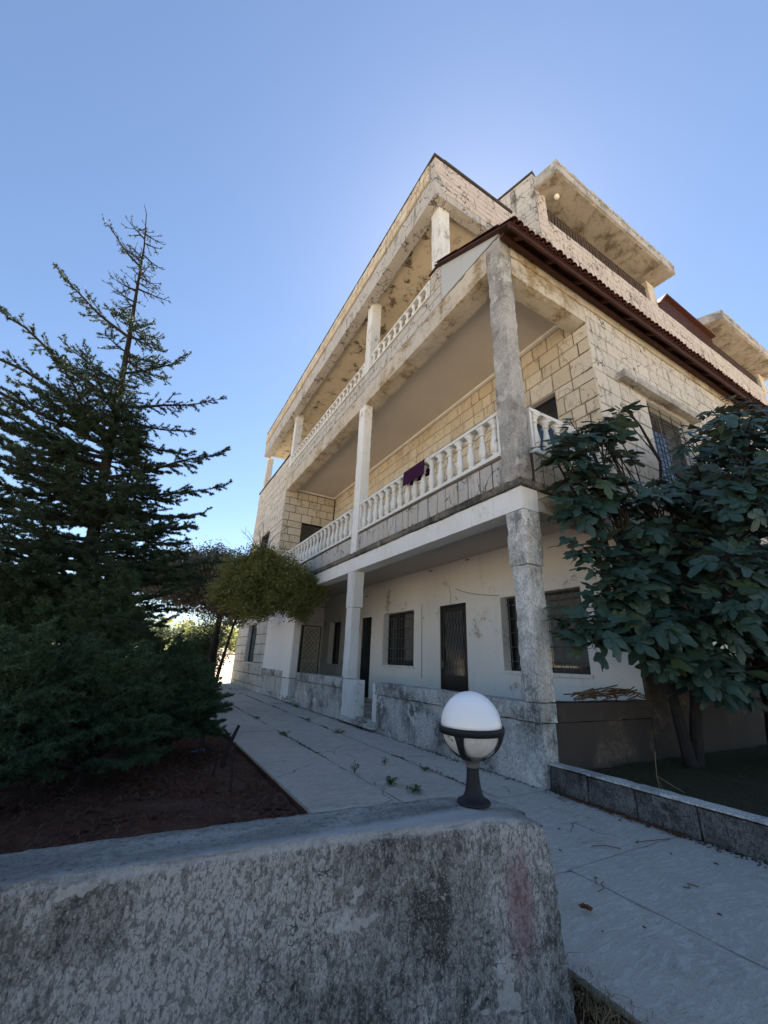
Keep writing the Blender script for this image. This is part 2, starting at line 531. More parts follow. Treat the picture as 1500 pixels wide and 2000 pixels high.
M['tile'] = m_plain('clay roof tile', (0.075, 0.024, 0.016), 0.85, 0.2, 0, 0.5, 9)
M['slat'] = m_plain('weathered slat', (0.08, 0.058, 0.045), 0.8, 0.2, 0, 0.5, 12)
M['gable'] = m_plaster('grey gable render', (0.46, 0.48, 0.47), (0.43, 0.45, 0.44), (0.3, 0.3, 0.3), 0, 0.2, bump=0.1)
M['roof_flat'] = m_plain('flat roof screed', (0.3, 0.28, 0.25), 0.9, 0.1)
M['coping'] = m_plain('dark coping', (0.075, 0.065, 0.055), 0.85, 0.15, 0, 0.5)
M['bark'] = m_plain('bark', (0.030, 0.026, 0.022), 0.95, 0.1, 0, 0.5, 12, 0.6)
M['bark_grey'] = m_plain('grey bark', (0.032, 0.028, 0.026), 0.95, 0.1, 0, 0.5, 12, 0.6)
M['twig'] = m_plain('dry twig', (0.16, 0.11, 0.07), 0.9, 0.1)
M['straw'] = m_plain('dry grass blade', (0.24, 0.18, 0.10), 0.9, 0.1)
M['cloth_purple'] = m_plain('purple cloth', (0.045, 0.012, 0.04), 0.95, 0.1, 0, 0.3, 30)
M['cloth_grey'] = m_plain('grey cloth', (0.22, 0.20, 0.18), 0.95, 0.1, 0, 0.3, 30)
M['blue_plastic'] = m_plain('blue plastic', (0.02, 0.12, 0.4), 0.4, 0.4)
M['fig'] = m_leaf('fig leaf', (0.026, 0.060, 0.045), (0.042, 0.082, 0.055), 0.45, 0.4, 0.12, back=(0.07, 0.10, 0.06), hue=(0.055, 0.085, 0.03))
M['needle'] = m_leaf('cedar needle', (0.038, 0.068, 0.040), (0.060, 0.095, 0.050), 0.6, 0.3, 0.2)
M['juniper'] = m_leaf('juniper needle', (0.062, 0.11, 0.055), (0.10, 0.16, 0.078), 0.6, 0.3, 0.35)
M['leafy'] = m_leaf('small leaf', (0.21, 0.23, 0.075), (0.33, 0.33, 0.12), 0.55, 0.3, 0.5, hue=(0.36, 0.33, 0.10))
M['leafy_brown'] = m_leaf('dusty leaf', (0.27, 0.24, 0.18), (0.18, 0.18, 0.12), 0.6, 0.3, 0.5)
M['far_leaf'] = m_leaf('far leaf', (0.060, 0.085, 0.030), (0.10, 0.12, 0.045), 0.6, 0.3, 0.3)
M['weed'] = m_leaf('weed leaf', (0.07, 0.13, 0.03), (0.10, 0.17, 0.04), 0.6, 0.3, 0.3)
M['dry_leaf'] = m_leaf('dry leaf', (0.16, 0.05, 0.025), (0.12, 0.07, 0.03), 0.8, 0.2, 0.1)
M['curtain'] = m_plain('lace curtain', (0.13, 0.13, 0.12), 0.9, 0.1)
M['grass'] = m_leaf('grass blade', (0.035, 0.055, 0.020), (0.06, 0.075, 0.03), 0.7, 0.2, 0.2)


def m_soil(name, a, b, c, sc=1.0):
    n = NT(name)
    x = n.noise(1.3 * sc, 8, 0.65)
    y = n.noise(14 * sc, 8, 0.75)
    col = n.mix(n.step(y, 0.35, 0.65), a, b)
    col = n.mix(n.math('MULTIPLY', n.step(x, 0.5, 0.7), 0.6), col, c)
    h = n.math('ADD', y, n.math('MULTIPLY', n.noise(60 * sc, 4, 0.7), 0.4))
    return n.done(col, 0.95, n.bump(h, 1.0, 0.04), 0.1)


M['soil'] = m_soil('red brown soil', (0.070, 0.036, 0.027), (0.13, 0.068, 0.048), (0.17, 0.11, 0.085))
M['earth'] = m_soil('dry earth', (0.40, 0.31, 0.22), (0.46, 0.37, 0.27), (0.22, 0.21, 0.12), 0.4)
M['hill'] = m_soil('dry hillside', (0.20, 0.17, 0.11), (0.10, 0.11, 0.05), (0.30, 0.22, 0.15), 0.08)
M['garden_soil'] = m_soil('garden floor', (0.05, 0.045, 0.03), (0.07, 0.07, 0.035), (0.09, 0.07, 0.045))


def m_path():
    n = NT('path concrete')
    r = n.rand()
    c = n.mix(r, (0.50, 0.46, 0.395), (0.46, 0.43, 0.375))
    big = n.noise(0.7, 7, 0.65)
    c = n.mix(n.math('MULTIPLY', n.step(big, 0.45, 0.7), 0.5), c, (0.30, 0.275, 0.24))
    sw = n.noise(16, 6, 0.7, n.scale(n.warp(1.2, 0.5), (0.5, 2.4, 1)))
    c = n.mix(n.math('MULTIPLY', n.step(sw, 0.48, 0.60), 0.6), c, (0.60, 0.58, 0.54))
    sp = n.step(n.noise(70, 4, 0.75), 0.56, 0.64)
    c = n.mix(n.math('MULTIPLY', sp, 0.5), c, (0.17, 0.155, 0.13))
    c = n.mix(n.math('MULTIPLY', n.step(n.noise(5.5, 8, 0.78), 0.54, 0.64), 0.3), c, (0.24, 0.21, 0.17))
    ru = n.step(n.noise(1.9, 7, 0.7, n.warp(2, 0.6)), 0.63, 0.72)
    c = n.mix(n.math('MULTIPLY', ru, 0.45), c, (0.30, 0.20, 0.11))
    w = n.warp(1.5, 0.7)
    cr = n.math('SUBTRACT', 1.0, n.step(n.voro(0.75, vec=w), 0.001, 0.008))
    cr = n.math('MULTIPLY', cr, n.step(n.noise(0.9, 2), 0.5, 0.56))
    c = n.mix(n.math('MULTIPLY', cr, 0.4), c, (0.12, 0.10, 0.08))
    h = n.math('SUBTRACT', n.math('ADD', n.math('MULTIPLY', sw, 0.8), n.math('MULTIPLY', n.noise(60, 5, 0.7), 0.6)), cr)
    return n.done(c, 0.85, n.bump(h, 1.0, 0.02), 0.25)


M['path'] = m_path()


def m_globe():
    n = NT('white globe plastic')
    c = n.mix(n.noise(8, 4), (0.86, 0.86, 0.86), (0.82, 0.82, 0.81))
    m = n.done(c, 0.28, None, 0.5)
    n.b.inputs['Subsurface Weight'].default_value = 0.3
    n.b.inputs['Subsurface Radius'].default_value = (0.05, 0.05, 0.05)
    return m


M['globe'] = m_globe()
M['bowl'] = m_plaster('milky dusty bowl', (0.62, 0.62, 0.60), (0.55, 0.55, 0.52), (0.2, 0.19, 0.17), 0.12, 0.25, bump=0.03, psc=9)
M['bowl'].node_tree.nodes['Principled BSDF'].inputs['Roughness'].default_value = 0.35

# ------------------------------------------------------------------ ground
def ground_sheet():
    V = []; F = []
    xs = sorted(set([-1500, -600, -250, -120, -60, -40, -30, -22] + [-18 + i * 1.5 for i in range(20)] + [14, 20, 30, 45, 70, 120, 250, 600, 1500]))
    ys = sorted(set([-1500, -400, -120, -50, -25, -16] + [-12 + i * 1.5 for i in range(28)] + [32, 36, 42, 50, 60, 75, 95, 120, 160, 250, 500, 1500]))
    for y in ys:
        for x in xs:
            z = -0.16 + 0.03 * mn.noise(Vector((x * 0.3, y * 0.3, 0)))
            d = max(0.0, y - 26)
            z += min(d * 0.045, 14)
            z += min(max(0, -x - 30) * 0.02, 8)
            if d > 30: z += 2.5 * mn.noise(Vector((x * 0.02, y * 0.02, 3)))
            V.append((x, y, z))
    nx = len(xs)
    for j in range(len(ys) - 1):
        for i in range(nx - 1):
            a = j * nx + i
            F.append((a, a + 1, a + nx + 1, a + nx))
    return np_mesh('ground', V, F, M['earth'], None, True, kind='structure')
ground_sheet()


def soil_patch(name, x0, x1, y0, y1, z, mat, amp=0.03, step=0.07, seed=0, **tags):
    nx = int((x1 - x0) / step); ny = int((y1 - y0) / step)
    V = []
    for j in range(ny + 1):
        for i in range(nx + 1):
            x = x0 + (x1 - x0) * i / nx; y = y0 + (y1 - y0) * j / ny
            h = mn.noise(Vector((x * 2.1, y * 2.1, seed))) * amp + mn.noise(Vector((x * 9, y * 9, seed))) * amp * 0.6
            V.append((x, y, z + h))
    V = np.array(V)
    F = []
    for j in range(ny):
        for i in range(nx):
            a = j * (nx + 1) + i
            F.append((a, a + 1, a + nx + 2, a + nx + 1))
    return np_mesh(name, V, F, mat, None, True, **tags)


soil_patch('soil_bed', -16, -2.815, -1.8, 20, -0.07, M['soil'], 0.04, 0.09, 1, kind='structure')
soil_patch('soil_verge', -9, -2.45, -9, -2.15, -0.10, M['soil'], 0.03, 0.09, 2, kind='structure')
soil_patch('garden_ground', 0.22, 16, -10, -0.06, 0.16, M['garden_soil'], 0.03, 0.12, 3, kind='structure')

# path: bed of dirt below, concrete slabs above
path = thing('path', 'cracked pale concrete garden path running along the house', 'path')
MB().box(-2.80, 0.0, 0.0, 24, -0.30, -0.035).box(-2.42, 0.02, -8, -0.001, -0.30, -0.036).build('bedding', M['soil'], path)
seams_y = [0.0, 2.45, 4.9, 7.6, 10.2, 13.0, 16.0, 19.5, 24.0]
xs = [(-2.79, -1.822), (-1.813, -0.765), (-0.755, -0.03)]
k = 0
for ci, (a, b) in enumerate(xs):
    for i in range(len(seams_y) - 1):
        sh = (0.0, 0.35, -0.4)[ci]
        y0 = seams_y[i] + (sh if i > 0 else 0.0); y1 = seams_y[i + 1] + (sh if i < len(seams_y) - 2 else 0)
        mb = MB(); dz = rng.uniform(-0.006, 0.004)
        mb.rough(a, b, y0 + 0.004, y1 - 0.003, -0.12, dz, 0.16, 0.003, 0.018, k * 3.3)
        mb.build('paving_slab', M['path'], path); k += 1
ys2 = [0.0, -1.42, -3.4, -5.6, -8.0]
for ci, (a, b) in enumerate([(-2.40, -1.502), (-1.498, 0.03)]):
    for i in range(4):
        mb = MB()
        mb.rough(a, b, ys2[i + 1] + 0.003, ys2[i] - 0.003, -0.12, rng.uniform(-0.004, 0.003), 0.12, 0.003, 0.016, k * 3.3)
        mb.build('paving_slab', M['path'], path); k += 1

# low kerb wall at the right
kerb = thing('garden_kerb', 'low dark concrete kerb wall between path and fig garden', 'kerb')
kj = [0.0, -0.5, -1.02, -1.57, -2.15, -2.75, -3.4, -4.1, -5, -6, -7, -8]
for i in range(len(kj) - 1):
    MB().rough(0.055, 0.20, kj[i + 1] + 0.005, kj[i] - 0.005, -0.1, 0.245 + rng.uniform(-0.006, 0.006), 0.07, 0.005, 0.012, i * 5.1).build('kerb_block', M['kerbm'], kerb)
    MB().rough(0.04, 0.215, kj[i + 1] + 0.002, kj[i] - 0.002, 0.25, 0.275, 0.07, 0.004, 0.01, i * 2.1).build('cap_stone', M['plinth'], kerb)
# ==================================================================== HOUSE
house = thing('house', 'weathered three-storey stone house with balconies and white balustrades', 'house')
STONES = []      # (screen size, verts, faces, mat, wall part)


def wall_cells(mb, ax, face, th, u0, u1, z0, z1, holes):
    """a wall with real openings. ax 'X': plane X=face going inward +X by th, u along Y. ax 'Y': plane Y=face, u along X"""
    us = sorted(set([u0, u1] + [h for o in holes for h in (o[0], o[1]) if u0 < h < u1]))
    zs = sorted(set([z0, z1] + [h for o in holes for h in (o[2], o[3]) if z0 < h < z1]))
    for i in range(len(us) - 1):
        for j in range(len(zs) - 1):
            cu = (us[i] + us[i + 1]) / 2; cz = (zs[j] + zs[j + 1]) / 2
            if any(o[0] < cu < o[1] and o[2] < cz < o[3] for o in holes): continue
            if ax == 'X': mb.box(face, face + th, us[i], us[i + 1], zs[j], zs[j + 1])
            else: mb.box(us[i], us[i + 1], face, face + th, zs[j], zs[j + 1])


def stone_mesh(ax, face, sgn, u0, u1, z0, z1, depth, seed, rock):
    """one stone: back ring, bevel ring and an uneven front grid"""
    b = min(0.014, (u1 - u0) * 0.12, (z1 - z0) * 0.12)
    V = []; F = []
    def P(u, z, d):
        if ax == 'X': return (face + sgn * d, u, z)
        return (u, face + sgn * d, z)
    N = 2 if rock else 1
    ring = []
    back = []
    nu, nz = 3 if rock else 2, 2
    grid = {}
    for i in range(nu + 1):
        for j in range(nz + 1):
            u = u0 + b + (u1 - u0 - 2 * b) * i / nu; z = z0 + b + (z1 - z0 - 2 * b) * j / nz
            edge = i in (0, nu) or j in (0, nz)
            q = Vector((u * 5 + seed, z * 6, seed * 1.3))
            d = depth + (0.35 if edge else 1.0) * rock * (0.5 + 0.9 * mn.noise(q))
            grid[(i, j)] = len(V); V.append(P(u + (0 if edge else 0.02 * mn.noise(q * 2)), z, d))
    loop = [(i, 0) for i in range(nu + 1)] + [(nu, j) for j in range(1, nz + 1)] + [(i, nz) for i in range(nu - 1, -1, -1)] + [(0, j) for j in range(nz - 1, 0, -1)]
    bk = []
    for (i, j) in loop:
        u = u0 + (u1 - u0) * i / nu; z = z0 + (z1 - z0) * j / nz
        jit = 0.004 * mn.noise(Vector((u * 9, z * 9, seed)))
        bk.append(len(V)); V.append(P(u + jit, z + jit, -0.01))
    flip = (ax == 'X') == (sgn > 0)
    for i in range(nu):
        for j in range(nz):
            f = (grid[(i, j)], grid[(i + 1, j)], grid[(i + 1, j + 1)], grid[(i, j + 1)])
            F.append(f)
    n = len(loop)
    for k in range(n):
        k2 = (k + 1) % n
        F.append((bk[k], bk[k2], grid[loop[k2]], grid[loop[k]]))
    if ax == 'Y' and sgn < 0: pass
    if (ax == 'X' and sgn < 0) or (ax == 'Y' and sgn > 0):
        F = [f[::-1] for f in F]
    return V, F


def stones(part, ax, face, sgn, u0, u1, z0, z1, ch, wmin, wmax, mat, holes=(), gap=0.012, depth=0.014, rock=0.006, seed=1, courses=None, prio=1.0):
    r = random.Random(seed)
    zs = [z0]
    while zs[-1] < z1 - 0.05:
        zs.append(min(z1, zs[-1] + ch * r.uniform(0.92, 1.08)))
    if len(zs) > 2 and zs[-1] - zs[-2] < ch * 0.35: zs.pop(-2)
    for h in holes:                                   # snap a course line to each opening edge
        for e in (h[2], h[3]):
            if zs[0] < e < zs[-1]:
                k = min(range(1, len(zs) - 1), key=lambda q: abs(zs[q] - e)) if len(zs) > 2 else None
                if k: zs[k] = e
    for j in range(len(zs) - 1):
        a, b = zs[j], zs[j + 1]
        spans = [(u0, u1)]
        for h in holes:
            if h[2] < (a + b) / 2 < h[3]:
                ns = []
                for s0, s1 in spans:
                    if h[1] <= s0 or h[0] >= s1: ns.append((s0, s1)); continue
                    if h[0] > s0: ns.append((s0, h[0]))
                    if h[1] < s1: ns.append((h[1], s1))
                spans = ns
        for s0, s1 in spans:
            u = s0
            first = True
            while u < s1 - 0.01:
                w = r.uniform(wmin, wmax) * (r.choice((0.55, 1.0)) if first else 1)
                first = False
                e = u + w
                if s1 - e < wmin * 0.6: e = s1
                V, F = stone_mesh(ax, face, sgn, u + gap / 2, e - gap / 2, a + gap / 2, b - gap / 2,
                                  depth + r.uniform(0, 0.012), seed + u * 3.1 + a * 7.7, rock)
                c = [(face, (u + e) / 2, (a + b) / 2) if ax == 'X' else ((u + e) / 2, face, (a + b) / 2)][0]
                pj = project(c); size = 0
                if pj and -50 < pj[0] < 1550:
                    q = [project(P) for P in (V[0], V[-1], V[len(V) // 2])]
                    us_ = [project(v) for v in V[:12]]
                    us_ = [x for x in us_ if x]
                    if us_:
                        w_ = max(x[0] for x in us_) - min(x[0] for x in us_)
                        h_ = max(x[1] for x in us_) - min(x[1] for x in us_)
                        size = min(w_, h_) * prio + 0.2 * max(w_, h_) * prio
                STONES.append((size, V, F, mat, part))
                u = e


def flush_stones(limit=285):
    STONES.sort(key=lambda s: -s[0])
    rest = {}
    for i, (size, V, F, mat, part) in enumerate(STONES):
        if i < limit:
            MB().add(V, F).build('stone_block', mat, part)
        else:
            mb = rest.setdefault((part.name, mat.name), (MB(), mat, part))[0]
            mb.add(V, F)
    for mb, mat, part in rest.values():
        mb.build('stone_blocks', mat, part, kind='stuff')


H = house
YF, YE = 13.84, 19.97
# ---- body of the house
MB().box(2.88, 24, 0.33, YE - 0.3, -0.3, 3.98).box(2.88, 24, 0.33, YE - 0.3, 4.06, 9.39).box(2.86, 24, 2.34, YE - 0.3, 9.40, 14.0).build('interior', M['dark_room'], H)
w = MB(); w.box(2.70, 24, 2.31, YE, 14.0, 14.25); w.build('roof_slab', M['roof_flat'], H)

# ---- south wall (plane Y=0)
SH = [(4.45, 6.35, 5.05, 7.28), (4.7, 6.95, 1.27, 2.95), (10.2, 12.2, 5.05, 7.28), (10.2, 12.2, 1.27, 2.95)]
w = MB(); wall_cells(w, 'Y', 0.03, 0.28, 2.56, 24, -0.3, 9.36, SH)
ws = w.build('wall', M['mortar'], H)
stones(ws, 'Y', 0.03, -1, 2.545, 15.5, 3.9, 8.98, 0.372, 0.40, 0.66, M['stone_pale'], SH, seed=3, prio=1.25)
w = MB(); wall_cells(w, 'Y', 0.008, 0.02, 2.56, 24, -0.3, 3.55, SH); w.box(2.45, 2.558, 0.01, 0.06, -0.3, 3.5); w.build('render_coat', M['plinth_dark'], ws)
stones(ws, 'Y', 0.03, -1, 2.545, 12, 3.56, 3.9, 0.34, 0.4, 0.7, M['stone_grey'], SH, seed=4, prio=0.4)
# recessed wall of the first-floor balcony (plane X=2.54) and its far end wall
RH = [(0.98, 2.25, 4.1, 7.32), (8.0, 9.4, 4.1, 6.6)]
w = MB(); wall_cells(w, 'X', 2.57, 0.28, 0.03, YF, 4.07, 8.94, RH)
wr = w.build('wall', M['mortar_soft'], H)
stones(wr, 'X', 2.57, -1, 0.0, YF - 0.03, 4.1, 8.90, 0.372, 0.32, 0.66, M['stone_yellow'], RH, seed=9, prio=1.0)
EH = [(0.97, 2.0, 4.9, 7.35)]
w = MB(); wall_cells(w, 'Y', YF + 0.03, 0.28, 0.302, 2.58, 4.07, 8.94, EH); w.box(0.03, 0.30, YF + 0.03, YF + 0.039, 4.07, 8.74)
we = w.build('wall', M['mortar'], H)
stones(we, 'Y', YF + 0.03, -1, 0.02, 2.52, 4.1, 8.90, 0.372, 0.36, 0.66, M['stone_yellow'], EH, seed=13, prio=1.6)
# stone block beyond the balconies (plane X=0)
BH = [(15.9, 17.6, 5.3, 7.34), (15.7, 17.45, 1.1, 2.8)]
w = MB(); wall_cells(w, 'X', 0.03, 0.27, YF + 0.04, YE, -0.3, 10.66, BH)
w.box(0.3, 2.6, YE - 0.27, YE, -0.3, 9.4)
wb = w.build('wall', M['mortar'], H)
stones(wb, 'X', 0.03, -1, YF, YE, -0.2, 10.66, 0.40, 0.7, 1.3, M['stone_pale'], BH, seed=17, prio=0.7)
MB().box(-0.03, 0.3, YF - 0.02, YE + 0.02, 10.66, 10.73).build('coping', M['coping'], H)
stones(wb, 'X', 0.03, -1, YF, YE, -0.2, 0.0, 0.4, 0.7, 1.3, M['stone_grey'], seed=19, prio=0.1)


def opening(ax, face, u0, u1, z0, z1, style='dark', sill=True, dep=0.26, frame_mat=None, kind='window', reveal=None):
    fm = frame_mat or M['black_metal']
    mb = MB()
    t = 0.055
    def bx(m, a, b, c, d, d0, d1):
        if ax == 'X': m.box(face + d0, face + d1, a, b, c, d)
        else: m.box(a, b, face + d0, face + d1, c, d)
    bx(mb, u0, u0 + t, z0, z1, dep - 0.06, dep); bx(mb, u1 - t, u1, z0, z1, dep - 0.06, dep)
    bx(mb, u0 + t, u1 - t, z1 - t, z1, dep - 0.06, dep); bx(mb, u0 + t, u1 - t, z0, z0 + t, dep - 0.06, dep)
    wdw = mb.build(kind, fm, H)
    if style == 'slide':
        um = (u0 + u1) / 2
        for (a, b, off) in ((u0 + t, um + 0.03, 0.0), (um - 0.03, u1 - t, 0.03)):
            s = MB()
            q = 0.045
            bx(s, a, a + q, z0 + t, z1 - t, dep - 0.05 + off, dep - 0.02 + off); bx(s, b - q, b, z0 + t, z1 - t, dep - 0.05 + off, dep - 0.02 + off)
            bx(s, a + q, b - q, z1 - t - q, z1 - t, dep - 0.05 + off, dep - 0.02 + off); bx(s, a + q, b - q, z0 + t, z0 + t + q, dep - 0.05 + off, dep - 0.02 + off)
            s.build('sash', fm, wdw)
            g = MB(); bx(g, a + q, b - q, z0 + t + q, z1 - t - q, dep - 0.04 + off, dep - 0.03 + off)
            g.build('pane', M['glass'], wdw)
    else:
        g = MB(); bx(g, u0 + t, u1 - t, z0 + t, z1 - t, dep - 0.03, dep - 0.02); g.build('pane', M['glass'], wdw)
    if sill:
        s = MB()
        if ax == 'X': s.box(face - 0.05, face + 0.12, u0 - 0.05, u1 + 0.05, z0 - 0.06, z0 - 0.002)
        else: s.box(u0 - 0.05, u1 + 0.05, face - 0.05, face + 0.12, z0 - 0.06, z0 - 0.002)
        s.build('sill', M['white_paint'], wdw)
    if reveal is not None:
        s = MB(); r_ = 0.012
        bx(s, u0 - 0.0, u0 + r_, z0, z1, 0.0, dep - 0.061); bx(s, u1 - r_, u1, z0, z1, 0.0, dep - 0.061); bx(s, u0 + r_, u1 - r_, z1 - r_, z1, 0.0, dep - 0.061)
        s.build('reveal', reveal, wdw)
    return wdw


# first-floor openings
opening('X', 2.57, 0.98, 2.25, 4.1, 7.32, sill=False, dep=0.2, reveal=M['ceiling'])
opening('X', 2.57, 8.0, 9.4, 4.1, 6.6, sill=False, dep=0.2)
opening('Y', YF + 0.03, 0.97, 2.0, 4.9, 7.35, sill=False, dep=0.12, reveal=M['dark_room'])
opening('X', 0.03, 15.9, 17.6, 5.3, 7.34, dep=0.2, reveal=M['grey_metal'])
opening('X', 0.03, 15.7, 17.45, 1.1, 2.8, dep=0.2, reveal=M['white_wall'])
for (xa, xb) in ((4.45, 6.35), (10.2, 12.2)):
    wn_ = opening('Y', 0.03, xa, xb, 5.05, 7.28, 'slide', dep=0.27, reveal=M['white_wall'], frame_mat=M['grey_metal'])
    # bent iron guard in front of the glass
    for i in range(13):
        z = 5.18 + i * 0.165
        MB().tube([(xa + 0.05, 0.10, z), (xa + 0.35, 0.075, z + 0.012), (xb - 0.5, 0.075, z - 0.008), (xb - 0.05, 0.10, z)], 0.009, 5).build('guard_bar', M['black_metal'], wn_)
    for i in range(4):
        x = xa + 0.22 + i * (xb - xa - 0.44) / 3
        MB().tube([(x, 0.09, 5.06), (x, 0.09, 7.26)], 0.010, 5).build('guard_bar', M['black_metal'], wn_)
    MB().rough(xa - 1.1, xb + 0.28, -0.19, 0.02, 7.30, 7.50, 0.12, 0.006, 0.03, xa).build('window_hood', M['slab_edge'] if False else M['column_grey'], wn_)
    opening('Y', 0.03, xa + 0.25 if xa < 9 else xa, xb + 0.6 if xa < 9 else xb, 1.27, 2.95, 'slide', dep=0.2, frame_mat=M['grey_metal'])

# ---- ground floor porch: back wall X=2.48, end wall Y=13.84
GH = [(4.19, 5.28, 0.17, 2.84), (6.54, 8.38, 1.25, 2.85), (0.95, 3.0, 1.26, 2.82), (11.9, 13.05, 1.17, 2.84), (9.23, 10.01, 0.17, 2.83)]
w = MB(); wall_cells(w, 'X', 2.48, 0.38, 0.32, YF, -0.2, 3.98, GH); w.box(2.48, 2.55, 0.05, 0.32, 0.935, 3.98)
w.build('wall', M['white_wall'], H)
w = MB(); wall_cells(w, 'Y', YF, 0.3, 0.25, 2.48, -0.2, 3.98, [(1.17, 2.42, 0.17, 2.72)])
w.build('wall', M['white_wall'], H)
w = MB().box(0.0, 0.24, 10.23, YF - 0.004, 0.72, 3.56); w.build('wall', M['white_wall'], H)
MB().box(-0.0, 2.9, 0.04, YF, -0.25, 0.165).build('porch_floor', M['plinth'], H)
# windows and doors
opening('X', 2.48, 6.54, 8.38, 1.25, 2.85, 'slide', dep=0.28, sill=True)
opening('X', 2.48, 0.95, 3.0, 1.26, 2.82, 'slide', dep=0.28, sill=True)
opening('X', 2.48, 11.9, 13.05, 1.17, 2.84, 'slide', dep=0.28, sill=False)
d2 = opening('X', 2.48, 9.23, 10.01, 0.17, 2.83, sill=False, dep=0.10, kind='door')
MB().box(2.545, 2.575, 9.29, 9.95, 0.22, 1.05).build('kick_panel', M['black_metal'], d2)
# guards behind the ground-floor windows
for (a, b) in ((6.54, 8.38), (0.95, 3.0)):
    gd = MB()
    for i in range(11): gd.tube([(2.64, a + 0.1 + i * (b - a - 0.2) / 10, 1.30), (2.64, a + 0.1 + i * (b - a - 0.2) / 10, 2.80)], 0.007, 4)
    for i in range(5): gd.tube([(2.63, a + 0.03, 1.45 + i * 0.3), (2.63, b - 0.03, 1.45 + i * 0.3)], 0.008, 4)
    gd.build('guard', M['grey_metal'], H)
    MB().box(2.70, 2.705, a + 0.1, a + (b - a) * 0.45, 1.4, 2.78).build('curtain', M['curtain'], H)

# black iron door with wavy bars
door = MB()
door.box(2.50, 2.56, 4.19, 4.25, 0.17, 2.84); door.box(2.50, 2.56, 5.22, 5.28, 0.17, 2.84); door.box(2.50, 2.56, 4.25, 5.22, 2.78, 2.84)
door = door.build('door', M['black_metal'], H)
lf = MB()
lf.box(2.515, 2.545, 4.26, 4.33, 0.2, 2.77).box(2.515, 2.545, 5.14, 5.21, 0.2, 2.77).box(2.515, 2.545, 4.33, 5.14, 2.66, 2.77).box(2.515, 2.545, 4.33, 5.14, 0.98, 1.08)
lf.box(2.52, 2.54, 4.33, 5.14, 0.2, 0.98)
lf.build('door_leaf', M['black_metal'], door)
MB().box(2.56, 2.58, 4.26, 5.21, 0.2, 2.77).build('pane', M['glass'], door)
for i in range(13):
    y = 4.385 + i * 0.0585
    pts = [(2.525, y + 0.022 * math.sin(t * 0.55 + (i % 2) * 0.4), 1.08 + t * 1.58 / 28) for t in range(29)]
    MB().tube(pts, 0.0075, 4).build('wavy_bar', M['grey_metal'], door)
MB().box(2.47, 2.52, 5.15, 5.20, 1.25, 1.42).tube([(2.46, 5.17, 1.36), (2.44, 5.12, 1.36), (2.44, 5.06, 1.36)], 0.008, 5).build('door_handle', M['grey_metal'], door)

# cream ornamental door in the end wall
ed = MB().box(1.17, 1.21, YF + 0.02, YF + 0.08, 0.17, 2.72).box(2.38, 2.42, YF + 0.02, YF + 0.08, 0.17, 2.72).box(1.21, 2.38, YF + 0.02, YF + 0.08, 2.68, 2.72).build('door', M['grey_metal'], H)
MB().box(1.19, 2.40, YF + 0.09, YF + 0.11, 0.17, 2.70).build('pane', M['cream_metal'], ed)
def lattice_leaf(x0, x1, n):
    q = MB()
    y0, y1 = YF + 0.035, YF + 0.06
    for (a, b, c, d) in ((x0, x0 + 0.04, 0.2, 2.66), (x1 - 0.04, x1, 0.2, 2.66), (x0 + 0.04, x1 - 0.04, 2.6, 2.66), (x0 + 0.04, x1 - 0.04, 0.2, 0.28), (x0 + 0.04, x1 - 0.04, 1.23, 1.29)):
        q.box(a, b, y0, y1, c, d)
    q.build('door_leaf', M['cream_metal'], ed)
    g = MB()
    wd = x1 - x0 - 0.1
    for (za, zb) in ((1.3, 2.6), (0.3, 1.22)):
        m = max(2, int((zb - za) / 0.22))
        for i in range(-2, m + 2):
            for s in (1, -1):
                a0 = za + i * 0.22; a1 = a0 + wd * 1.1
                pa = (x0 + 0.05, a0) if s > 0 else (x1 - 0.05, a0)
                pb = (x1 - 0.05, a1) if s > 0 else (x0 + 0.05, a1)
                lo, hi = max(za, min(a0, a1)), min(zb, max(a0, a1))
                if hi <= lo: continue
                t0 = (lo - a0) / (a1 - a0); t1 = (hi - a0) / (a1 - a0)
                P0 = (pa[0] + (pb[0] - pa[0]) * t0, YF + 0.03, lo); P1 = (pa[0] + (pb[0] - pa[0]) * t1, YF + 0.03, hi)
                g.tube([P0, P1], 0.008, 4, False)
    g.build('lattice', M['grey_metal'], ed)
lattice_leaf(1.22, 1.50, 1)
lattice_leaf(1.62, 2.37, 2)
MB().box(1.52, 1.60, YF + 0.0, YF + 0.08, 0.2, 2.68).build('mullion', M['grey_metal'], ed)

# ---- plinth walls with cap
def plinth(y0, y1, part_mat=M['plinth']):
    p = MB().rough(0.02, 0.26, y0, y1, -0.25, 0.69, 0.10, 0.007, 0.02, y0)
    p = p.build('plinth', part_mat, H)
    MB().rough(-0.012, 0.30, y0 - 0.01, y1 + 0.01, 0.694, 0.925, 0.08, 0.006, 0.026, y0 + 3).build('cap_stone', M['plinth'], p)
plinth(0.0, 4.30)
plinth(5.95, 9.50)
plinth(11.0, 13.84, M['stone_grey'])
MB().rough(0.0, 0.28, 10.2, 10.98, -0.2, 0.70, 0.1, 0.004, 0.015, 5).build('pier', M['column_white'], H)
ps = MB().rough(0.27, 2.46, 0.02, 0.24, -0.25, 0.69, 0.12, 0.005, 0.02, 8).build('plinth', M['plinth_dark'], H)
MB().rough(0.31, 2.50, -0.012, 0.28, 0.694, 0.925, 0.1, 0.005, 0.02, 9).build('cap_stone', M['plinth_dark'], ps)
for (a, b) in ((4.32, 5.93), (9.52, 10.19)):
    MB().rough(-0.16, 0.5, a - 0.1 if a > 5 else a - 0.2, b, 0.05, 0.12, 0.1, 0.004, 0.014, a).build('door_step', M['plinth'], H)
    MB().rough(0.03, 0.35, a, b, -0.2, 0.048, 0.1, 0.012, 0.02, a).build('step_base', M['plinth_dark'], H)
